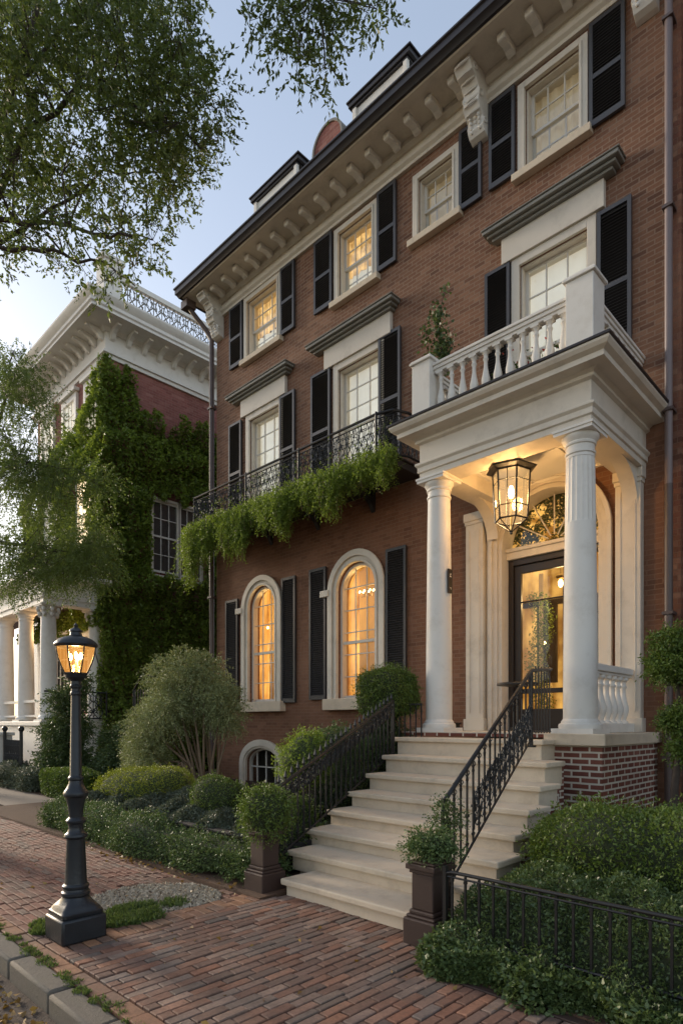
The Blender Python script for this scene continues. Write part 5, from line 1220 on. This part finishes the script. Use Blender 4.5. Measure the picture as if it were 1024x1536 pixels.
# silvery multi-stemmed tree by the wall
t=thing('multistem_tree','rounded silvery green small tree on several bare stems by the arched window','tree',(-10.0,-2.6,.03))
cen=[(-11.2,-2.65,2.15,.85),(-10.5,-2.4,2.35,.85),(-11.0,-2.9,2.65,.7),(-10.3,-2.55,2.75,.6),(-11.75,-2.75,1.65,.7),(-10.0,-2.3,1.95,.65),(-11.4,-3.1,1.7,.7),(-10.7,-3.1,1.95,.7),(-12.0,-2.6,1.95,.55),(-11.9,-3.0,1.3,.55),(-10.9,-2.2,2.1,.8),(-11.5,-2.4,2.5,.6),(-9.75,-2.5,2.2,.5),(-12.3,-2.9,1.25,.4),(-10.7,-2.7,2.95,.45),(-9.7,-2.4,1.75,.4),(-12.1,-2.9,.95,.6),(-11.3,-3.2,1.1,.6),(-11.6,-3.15,.75,.5),(-12.4,-2.8,.7,.4)]
A=clump_tree(cen,900,.24,14,.042,flat=.85,droop=.35);mesh_np('crown',A,M['leaf_grey'],t)
mb=MB()
b=(-10.05,-2.62,0)
for i,(x,y,z,r) in enumerate(cen):
    s=(b[0]+.12*math.cos(i*1.3),b[1]+.10*math.sin(i*1.3),.0)
    m=(s[0]+(x-s[0])*.35+random.uniform(-.05,.05),s[1]+(y-s[1])*.35,.75+.2*random.random());mb.tube([s,m,(s[0]+(x-s[0])*.7,s[1]+(y-s[1])*.7,z*.72),(x,y,z)],[.035,.028,.02,.008],6)
mb.build('trunk',M['stem'],t,smooth=60)
# left background planting
def bush(name,label,cat,cen,ntw,leaf,mat,base,group=None,L=.28,core=None):
    t=thing(name,label,cat,base,group);mesh_np('crown',clump_tree(cen,ntw,L,9,leaf),M[mat],t)
    mb=MB()
    for (x,y,z,r) in cen: mb.tube([base,((base[0]+x)/2,(base[1]+y)/2,z*.5),(x,y,z)],[.05,.03,.01],5)
    mb.build('trunk',M['bark'],t)
    if core:
        mb=MB()
        for (x,y,z,r) in cen: mb.ball((x,y,z),r*.55,6)
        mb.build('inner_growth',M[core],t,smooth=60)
    return t
bush('evergreen_shrub','tall loose dark evergreen shrub in front of the white mansion porch','shrub',[(-15.9,-3.0,.8,.85),(-15.9,-2.9,1.6,.75),(-15.9,-3.0,2.3,.6),(-15.6,-2.8,2.75,.42),(-16.5,-3.0,.8,.65),(-16.5,-3.1,1.5,.45)],1100,.075,'leaf_dark',(-15.9,-3.0,0))
bush('shade_shrub','dark broad shrub in the shaded gap beside the iron gate','shrub',[(-14.6,-2.3,.6,.8),(-14.9,-2.0,1.3,.7),(-14.0,-2.3,.9,.75),(-13.4,-2.2,.7,.7),(-15.2,-1.9,.9,.7),(-14.2,-1.9,1.6,.5)],900,.075,'leaf_dark',(-14.5,-2.1,0))
hedge('boxy_hedge','short block of clipped bright green hedge beside the concrete path',-15.25,-13.1,-3.95,-3.2,.66,16000,.055,'leaf_box',power=6,amp=.08)
hedge('boxy_hedge','dull reddish brown low hedge at the foot of the iron yard fence',-19.5,-15.5,-4.0,-3.3,.55,12000,.06,'leaf_purple',power=6,amp=.1)
# right-hand bed
t=thing('shrub_bed','dense dark small-leaved ground shrubs filling the bed behind the black fence','ground cover',(-1,-4.5,0));t['kind']='stuff'
n=150000;x=rnd(-2.62,1.6,n)**1;y=rnd(-5.86,-1.0,n)
x=-2.62+(x+2.62)*RNG.uniform(.3,1,n)**.3
def hgt(x,y):
    base=np.interp(y,[-5.9,-5.8,-5.60,-5.46,-4.8,-3.5,-1],[.04,.20,.30,.46,.56,.66,.6])
    e=np.clip((x+2.66)/.22,0,1)**.5
    Q=np.stack([x,y,np.zeros_like(x)],1);return base*(.35+.65*e)+lump(Q,.10,2.6,7)+lump(Q,.05,8,8)
z=hgt(x,y);P=np.stack([x,y,z-rnd(0,1,n)**2*.12],1)
D=sph(n)+np.array([0,-.35,.6])
F_=np.stack([rnd(-2.55,1.6,30000),-5.84+rnd(-.05,.12,30000),rnd(.02,.20,30000)],1)
F_[:,1]+=(.2-F_[:,2])*-.03+lump(F_,.10,5,3)
mesh_np('foliage',np.concatenate([leaf_arrays(P,D,rnd(.02,.038,n),.5),leaf_arrays(F_,sph(30000)+np.array([0,-.7,.1]),rnd(.028,.05,30000),.55)]),M['leaf_bed'],t)
gx,gy=np.meshgrid(np.linspace(-2.58,1.6,60),np.linspace(-5.80,-1.0,60));gz=hgt(gx.ravel(),gy.ravel())-.085
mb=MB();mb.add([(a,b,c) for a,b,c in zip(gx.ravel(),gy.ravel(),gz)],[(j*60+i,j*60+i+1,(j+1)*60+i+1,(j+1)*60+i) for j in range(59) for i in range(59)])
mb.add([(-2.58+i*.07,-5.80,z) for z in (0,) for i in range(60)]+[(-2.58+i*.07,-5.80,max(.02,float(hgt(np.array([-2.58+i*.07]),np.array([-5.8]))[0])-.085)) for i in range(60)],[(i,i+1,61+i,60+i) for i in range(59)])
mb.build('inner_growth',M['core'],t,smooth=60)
shrub('mounded_shrub','bright green mounded shrub in the bed below the brick pier','shrub',(-1.62,-3.85,.60),(.98,.72,.42),24000,.036,M['leaf_box'],2.5,'core',.09,4,.08,sprig=500)
shrub('mounded_shrub','larger light green mound at the edge of the photo behind the bright one','shrub',(-.35,-3.3,.62),(.9,.7,.42),14000,.036,M['leaf_box'],2.5,'core',.09,4,.08,sprig=300)
# cloud-pruned tree against the dark brick
t=thing('cloud_pruned_tree','small tree pruned into separate leafy tiers against the dark brick wall','tree',(-1.95,-2.2,.3))
tiers=[(-1.98,-2.2,2.56,.17,.16),(-1.95,-2.2,2.30,.33,.17),(-1.6,-2.1,2.45,.25,.2),(-1.93,-2.2,1.76,.22,.11),(-1.6,-2.1,1.82,.25,.14),(-1.85,-2.2,1.44,.16,.12)]
for (x,y,z,r,h) in tiers:
    P,g=shrub_pts((x,y,z),(r*.8,r*.8,h*.75),int(9000*r),2.0,amp=.08,freq=6,depth=.14);P2,g2=shrub_pts((x,y,z),(r*.72,r*.72,h*.65),int(1100*r),2.0,amp=.08,freq=6,depth=.05)
    mesh_np('leaf_tier',np.concatenate([leaf_arrays(P,g*.6+sph(len(P))+np.array([0,0,-.3]),rnd(.03,.05,len(P)),.5),twigs(P2,g2+sph(len(P2))*.4+np.array([0,0,-.4]),rnd(.06,.16,len(P2)),8,.038)]),M['leaf_box'],t)
mb=MB();mb.tube([(-1.92,-2.22,0),(-1.96,-2.24,1.0),(-1.90,-2.2,1.6),(-1.96,-2.22,2.3)],[.045,.04,.032,.02],8)
for (x,y,z,r,h) in tiers: mb.tube([(-1.93,-2.22,z-.16),(x,y,z)],[.02,.01],6)
mb.build('trunk',M['bark'],t,smooth=60)
SB=thing('iron_stand','small dark iron plant stand half hidden behind the shrubs at the picture edge','plant stand',(-1.9,-1.2,0))
mb=MB();mb.box(-2.12,-1.5,-1.4,-1.0,1.16,1.20);mb.build('shelf',M['iron'],SB)
for x in (-2.1,-1.97,-1.84,-1.71,-1.56): mb=MB();mb.tube([(x,-1.38,.0),(x,-1.38,1.16)],.012,5);mb.build('bar',M['iron'],SB)
# ------------------------------------------------------------------ trees overhead and at left
OV=[(-9.88,-6.67,12.38,0.97),(-8.7,-6.77,11.41,0.83),(-8.93,-6.21,11.99,0.97),(-9.0,-6.1,12.1,1.01),(-8.86,-5.72,12.46,0.86),(-9.09,-5.48,12.65,1.06),(-8.92,-5.02,12.89,0.91),(-7.03,-5.59,10.82,0.83),(-7.22,-5.18,11.44,0.93),(-7.77,-4.68,12.36,1.07),(-10.85,-6.29,13.28,1.07),(-10.24,-6.19,12.71,0.95),(-10.5,-5.86,13.39,0.78),(-8.26,-6.21,11.14,1.02),(-7.39,-6.27,10.45,1.0),(-7.15,-5.92,10.34,0.96),(-8.35,-5.16,12.17,0.8),(-8.96,-4.48,13.05,1.06),(-7.91,-4.6,12.2,0.96),(-8.96,-6.87,10.8,1.09),(-9.07,-6.56,11.18,0.95),(-7.95,-6.76,10.11,0.97),(-9.44,-5.86,12.01,1.01),(-9.98,-5.46,12.96,0.84),(-8.09,-5.79,11.02,0.86),(-7.93,-5.59,11.05,1.02),(-7.61,-5.53,10.86,0.83),(-6.68,-5.38,10.27,0.86),(-10.72,-6.46,12.3,0.91),(-8.48,-6.8,10.33,1.03),(-9.88,-5.92,12.12,0.97),(-8.25,-6.21,10.58,1.03),(-8.48,-5.97,10.95,0.89),(-9.48,-5.05,12.52,1.06),(-8.72,-4.7,12.19,0.98),(-7.12,-5.35,10.4,0.77),(-6.48,-5.39,9.87,1.07),(-8.56,-6.95,10.03,0.85),(-10.53,-6.08,12.05,0.96),(-9.06,-6.32,10.83,1.02),(-9.76,-5.78,11.8,0.81),(-9.45,-5.45,11.61,0.75),(-7.82,-5.87,10.11,0.84),(-8.9,-5.09,11.63,0.75),(-7.01,-5.82,9.71,1.09),(-7.27,-5.18,10.42,0.86),(-7.25,-5.0,10.41,0.82),(-7.85,-4.29,11.54,0.88),(-9.2,-6.82,10.18,1.03),(-9.28,-6.47,10.53,1.0),(-8.4,-6.52,9.79,0.94),(-8.63,-6.1,10.43,1.06),(-9.33,-5.45,11.35,0.84),(-8.86,-5.46,11.07,1.06),(-8.31,-5.29,10.65,0.79),(-8.64,-4.85,11.41,0.77),(-7.08,-5.48,9.75,0.76),(-7.88,-4.47,11.1,1.04),(-6.22,-5.17,9.26,1.02),(-8.32,-7.11,9.02,0.86),(-8.39,-6.75,9.31,0.84),(-8.7,-6.38,9.81,0.89),(-7.48,-5.94,9.35,0.99),(-8.12,-5.39,10.13,0.98),(-8.52,-4.82,10.96,1.07),(-7.02,-5.4,9.41,0.84),(-6.98,-5.2,9.5,0.99),(-7.05,-4.61,10.04,1.05),(-9.24,-6.84,9.74,0.81),(-8.32,-6.82,9.06,1.1),(-10.03,-5.97,10.72,1.04),(-9.83,-5.69,10.81,0.89),(-7.89,-6.09,9.12,0.83),(-7.54,-5.65,9.37,0.82),(-7.36,-5.48,9.21,1.05),(-6.82,-5.57,8.89,0.78),(-7.67,-4.61,10.17,0.99),(-7.39,-4.68,9.92,0.82),(-8.89,-6.9,9.05,0.98),(-8.23,-6.89,8.54,1.08),(-8.54,-6.48,9.04,0.99),(-9.53,-5.78,10.13,1.09),(-8.41,-5.37,9.71,0.81),(-8.91,-4.69,10.51,0.98),(-7.44,-5.28,9.09,1.0),(-7.43,-4.82,9.49,0.86),(-7.97,-4.26,10.34,0.94),(-8.23,-7.1,8.26,0.93),(-8.88,-6.67,8.84,0.8),(-10.05,-5.94,10.03,0.71),(-9.67,-5.83,10.06,1.0),(-9.36,-5.65,9.95,1.04),(-8.12,-5.7,9.04,0.82),(-7.58,-5.71,8.7,1.02),(-7.88,-4.8,9.52,0.97),(-8.28,-4.19,10.08,0.82),(-9.39,-6.7,8.91,0.73),(-9.72,-6.36,9.44,0.81),(-7.71,-6.56,7.92,0.78),(-9.84,-5.45,10.08,0.77),(-9.28,-5.16,9.74,0.86),(-8.29,-4.57,9.46,0.82),(-6.92,-5.26,8.43,0.72),(-10.25,-6.47,9.29,0.8),(-8.99,-6.66,8.3,0.65),(-7.7,-6.73,7.6,0.61),(-8.0,-6.32,8.12,0.74),(-7.45,-6.4,7.7,0.58),(-7.25,-6.22,7.67,0.67),(-7.98,-5.55,8.43,0.66),(-7.08,-5.79,7.71,0.68),(-6.93,-5.54,7.85,0.57),(-9.8,-6.3,8.79,0.81),(-7.94,-6.64,7.66,0.6),(-10.05,-5.76,9.33,0.61),(-8.39,-5.21,8.72,0.8),(-8.27,-4.83,8.78,0.8),(-10.37,-6.5,8.64,0.68),(-9.66,-6.44,8.37,0.74),(-9.21,-5.75,8.43,0.58),(-9.46,-5.26,8.71,0.78),(-6.91,-5.71,7.28,0.66),(-7.15,-5.91,7.06,0.77)]
TW=[(-5.74,-4.82,10.21,0.55),(-5.72,-4.68,10.07,0.55),(-5.26,-4.82,9.74,0.55),(-5.33,-4.6,9.71,0.55),(-5.15,-4.61,9.8,0.55),(-5.0,-4.83,8.97,0.55),(-5.27,-4.28,10.24,0.55),(-5.16,-4.44,9.74,0.55),(-5.17,-4.21,9.7,0.55),(-4.84,-4.57,8.98,0.55),(-4.96,-4.31,9.81,0.55),(-4.84,-4.28,9.93,0.55),(-4.81,-3.96,10.15,0.55),(-4.36,-4.25,9.5,0.55),(-5.28,-4.84,9.97,0.55),(-5.04,-4.45,10.14,0.55)]
LT=[(-16.77,-4.4,7.63,0.83),(-14.37,-3.74,6.88,0.81),(-14.78,-4.13,9.6,0.75),(-15.34,-2.57,6.75,1.0),(-15.2,-3.52,5.38,0.83),(-15.48,-2.46,5.78,0.85),(-13.89,-3.03,5.29,0.98),(-16.51,-4.18,10.19,0.79),(-14.19,-4.13,6.57,0.92),(-15.39,-4.31,7.92,0.92),(-15.89,-4.58,8.7,0.72),(-16.52,-4.26,6.42,0.99),(-14.11,-2.98,5.58,0.75),(-15.77,-4.1,7.93,0.86),(-15.08,-4.2,5.65,0.84),(-14.11,-3.23,5.89,0.77),(-16.15,-4.43,7.57,0.75),(-16.9,-4.41,9.64,0.84),(-15.48,-2.37,6.48,0.71),(-15.78,-4.41,10.26,0.8),(-15.18,-4.91,7.09,0.79),(-15.63,-4.3,6.0,0.78),(-16.55,-4.53,8.22,0.9),(-13.95,-3.23,5.85,0.74),(-14.85,-3.26,6.13,0.95),(-14.44,-3.96,8.53,0.71),(-16.01,-3.12,5.79,0.84),(-15.75,-3.16,5.55,0.88),(-14.7,-4.2,7.3,0.75),(-15.09,-3.37,5.05,0.82),(-16.37,-3.79,8.25,0.84),(-15.48,-4.18,7.5,0.96),(-14.95,-3.03,5.42,0.71),(-15.16,-3.63,7.42,0.78),(-13.99,-3.73,5.23,0.9),(-16.55,-3.67,7.99,0.99),(-15.11,-4.13,5.8,0.78),(-14.04,-3.09,5.19,0.82),(-15.14,-4.37,9.4,0.99),(-15.4,-4.78,8.82,0.72),(-16.1,-3.41,6.63,0.89),(-14.69,-4.52,4.96,0.78),(-15.48,-3.75,9.02,0.71),(-14.97,-4.54,5.02,0.97),(-16.4,-4.23,5.11,0.89),(-16.69,-4.24,10.47,0.75),(-16.88,-4.06,6.2,0.71),(-14.17,-3.01,7.41,0.73),(-15.01,-4.15,4.93,0.74),(-15.66,-4.54,9.55,0.97),(-17.28,-4.23,9.91,1.0),(-15.58,-4.05,5.24,0.91),(-15.32,-4.24,10.1,0.92),(-14.7,-3.26,7.3,0.86),(-16.26,-3.59,7.82,0.76),(-15.98,-3.27,5.55,0.75),(-13.68,-3.22,5.64,0.78),(-17.11,-3.95,10.77,0.82),(-17.04,-4.47,5.88,1.0),(-15.6,-3.16,7.81,0.73),(-14.41,-4.0,7.67,0.88),(-15.37,-4.2,7.55,0.8),(-16.79,-3.63,7.57,0.98),(-14.14,-3.28,5.74,0.99),(-15.79,-4.2,9.76,0.92),(-15.11,-4.24,6.74,0.99),(-15.5,-3.82,7.85,0.96),(-14.25,-2.9,7.5,0.89),(-17.06,-4.32,8.46,0.93),(-15.9,-4.68,5.7,0.99),(-15.71,-3.97,9.32,0.97),(-15.98,-3.71,5.84,0.81),(-15.48,-4.22,7.58,0.81),(-15.24,-3.4,5.71,0.74),(-16.17,-4.2,8.53,0.74),(-15.6,-4.71,8.44,0.71),(-15.34,-3.66,5.43,0.92),(-15.65,-2.74,6.14,0.83)]
def limb_tree(name,label,trunk,cl,ntw,L,per,leaf,mat,limbs,tr0,droop=.3,extra=None,rlimb=.05,subs=5):
    t=thing(name,label,'tree',trunk[0]);A=clump_tree(cl,ntw,L,per,leaf,droop=droop)
    if extra is not None: A=np.concatenate([A,extra])
    mesh_np('crown',A,M[mat],t)
    mb=MB();mb.tube(trunk,tr0,12);tr=mb.build('trunk',M['bark'],t,smooth=60)
    mb=MB();nodes=[]
    for lb in limbs:
        pts=[Vector(p) for p in lb[1]];r=lb[0];m=len(pts)
        # resample with a little wander
        fine=[]
        for i in range(m-1):
            for k in range(4):
                q=pts[i].lerp(pts[i+1],k/4);
                if not(i==0 and k==0): q+=Vector((random.uniform(-1,1),random.uniform(-1,1),random.uniform(-1,1)))*.045
                fine.append(q)
        fine.append(pts[-1]);rr=[max(.006,.62*r*(1-.85*i/(len(fine)-1))) for i in range(len(fine))]
        mb.tube(fine,rr,7);nodes+=list(zip(fine,rr))
    for (x,y,z,r) in cl:
        c=Vector((x,y,z));nd=min(nodes,key=lambda q:(q[0]-c).length);p=nd[0];r0=min(nd[1]*.6,.022)
        mid=p.lerp(c,.5)+Vector((random.uniform(-.1,.1),random.uniform(-.1,.1),.12))
        mb.tube([p,mid,c],[r0,r0*.6,.005],5)
        for i in range(subs):
            o=Vector((random.gauss(0,1),random.gauss(0,1),random.gauss(0,.7))).normalized()*r*.6;mb.tube([c if i%2 else mid,c+o*.5+Vector((0,0,.05)),c+o],[.005,.004,.0025],4,False)
    mb.build('branch',M['bark'],t,smooth=60);return t
tip=np.array([p[:3] for p in TW])
limb_tree('street_tree','large leafy street tree overhanging from above, its trunk out of frame',[(-10.2,-7.1,-.05),(-10.15,-7.05,3),(-10.0,-7.0,6),(-9.8,-6.8,8.6)],[(a,b,c,d*(.58 if c>8.6 else .46)) for a,b,c,d in OV]+[(a,b,c,.36) for a,b,c,d in TW],125,.25,13,.070,'leaf_tree',
 [(.09,[(-10.0,-7.0,6.3),(-9.4,-6.9,7.6),(-8.78,-6.67,8.30),(-8.28,-6.18,8.25),(-7.78,-5.7,8.11),(-7.3,-5.3,8.0)]),
  (.075,[(-10.0,-7.0,6.0),(-9.4,-6.9,7.2),(-8.78,-6.67,7.91),(-8.28,-6.18,7.88),(-7.81,-5.73,7.71),(-7.2,-5.6,7.2)]),
  (.075,[(-9.8,-6.8,8.4),(-9.0,-6.3,9.8),(-8.3,-5.8,10.4),(-7.8,-5.31,10.1),(-7.16,-4.68,9.6),(-6.7,-4.7,9.3)]),
  (.07,[(-9.8,-6.8,8.6),(-9.2,-6.4,10.6),(-8.5,-5.6,11.8),(-7.7,-4.9,12.2),(-7.0,-4.7,11.4)]),
  (.06,[(-9.8,-6.8,8.0),(-9.6,-6.0,9.2),(-8.9,-5.2,9.9),(-8.2,-4.6,9.9)]),
  (.06,[(-9.8,-6.8,8.6),(-9.5,-6.2,11.4),(-9.0,-5.4,12.9)]),
  (.06,[(-9.2,-6.4,10.6),(-8.3,-5.8,13.2),(-7.0,-5.3,13.8),(-5.9,-4.9,12.9),(-5.35,-4.7,11.2),(-5.1,-4.5,9.9)])],[.30,.27,.22,.17],droop=.18,extra=None)
limb_tree('street_tree','fine-leaved bright green tree half hiding the white mansion front',[(-18.2,-5.0,-.05),(-18.1,-4.9,3),(-17.8,-4.7,6)],LT,95,.34,13,.062,'leaf_left',
 [(.10,[(-17.8,-4.7,5.5),(-16.8,-4.4,6.2),(-15.6,-3.8,6.0),(-14.4,-3.3,5.7)]),(.10,[(-17.8,-4.7,6),(-16.9,-4.4,7.8),(-15.6,-4.2,8.0),(-14.5,-3.7,7.6)]),(.10,[(-17.8,-4.7,6),(-17.2,-4.4,8.6),(-16.2,-4.2,10.2),(-15.4,-4.4,10.4)])],[.22,.19,.15],droop=.3,subs=3)
# ------------------------------------------------------------------ sky, sun, camera
SUN_EL,SUN_AZ=math.radians(17),math.radians(-97)     # azimuth measured from +Y towards +X
w=bpy.data.worlds.new('World');S.world=w;w.use_nodes=True;nt=w.node_tree
bg=nt.nodes['Background'];sk=nt.nodes.new('ShaderNodeTexSky');sk.sky_type='NISHITA';sk.sun_disc=False
sk.sun_elevation=SUN_EL;sk.sun_rotation=SUN_AZ;sk.altitude=10;sk.air_density=1.0;sk.dust_density=1.2;sk.ozone_density=1.0
# clear-sky colour mixed with an even veil colour added as fill light (warm and paler low down)
q=N(nt);tc=q.n('ShaderNodeTexCoord').outputs['Generated'];sp=q.n('ShaderNodeSeparateXYZ');nt.links.new(tc,sp.inputs[0])
el=q.n('ShaderNodeMapRange',i={'Value':sp.outputs[2],'From Min':0.0,'From Max':.75}).outputs[0]
sky_fill=q.ramp(el,[(0,(1.55,1.32,1.10)),(.35,(1.08,1.03,.98)),(1,(.70,.76,.86))])
nt.links.new(q.mix(.70,sk.outputs[0],sky_fill),bg.inputs[0]);bg.inputs[1].default_value=.15
sd=Vector((math.sin(SUN_AZ)*math.cos(SUN_EL),math.cos(SUN_AZ)*math.cos(SUN_EL),math.sin(SUN_EL)))
l=bpy.data.lights.new('sun','SUN');l.energy=1.0;l.angle=math.radians(12);l.color=(1,.84,.66);so=bpy.data.objects.new('sun',l);C.objects.link(so);so.rotation_euler=sd.to_track_quat('Z','Y').to_euler()
cam=bpy.data.cameras.new('camera');co=bpy.data.objects.new('camera',cam);C.objects.link(co);co.location=(0,-9.3,1.7);co.rotation_euler=(PI/2,0,math.radians(44.1))
cam.sensor_fit='VERTICAL';cam.sensor_height=36;cam.sensor_width=24;cam.lens=36*915/1536;cam.shift_y=317/1536;cam.clip_end=2000;cam.clip_start=.05
S.camera=co
S.view_settings.view_transform='Standard';S.view_settings.look='None';S.view_settings.exposure=1.85;S.view_settings.gamma=1
S.cycles.use_denoising=True;S.cycles.max_bounces=8;S.cycles.transparent_max_bounces=12
try: S.cycles.denoiser='OPENIMAGEDENOISE'
except Exception: pass
S.cycles.sample_clamp_indirect=4
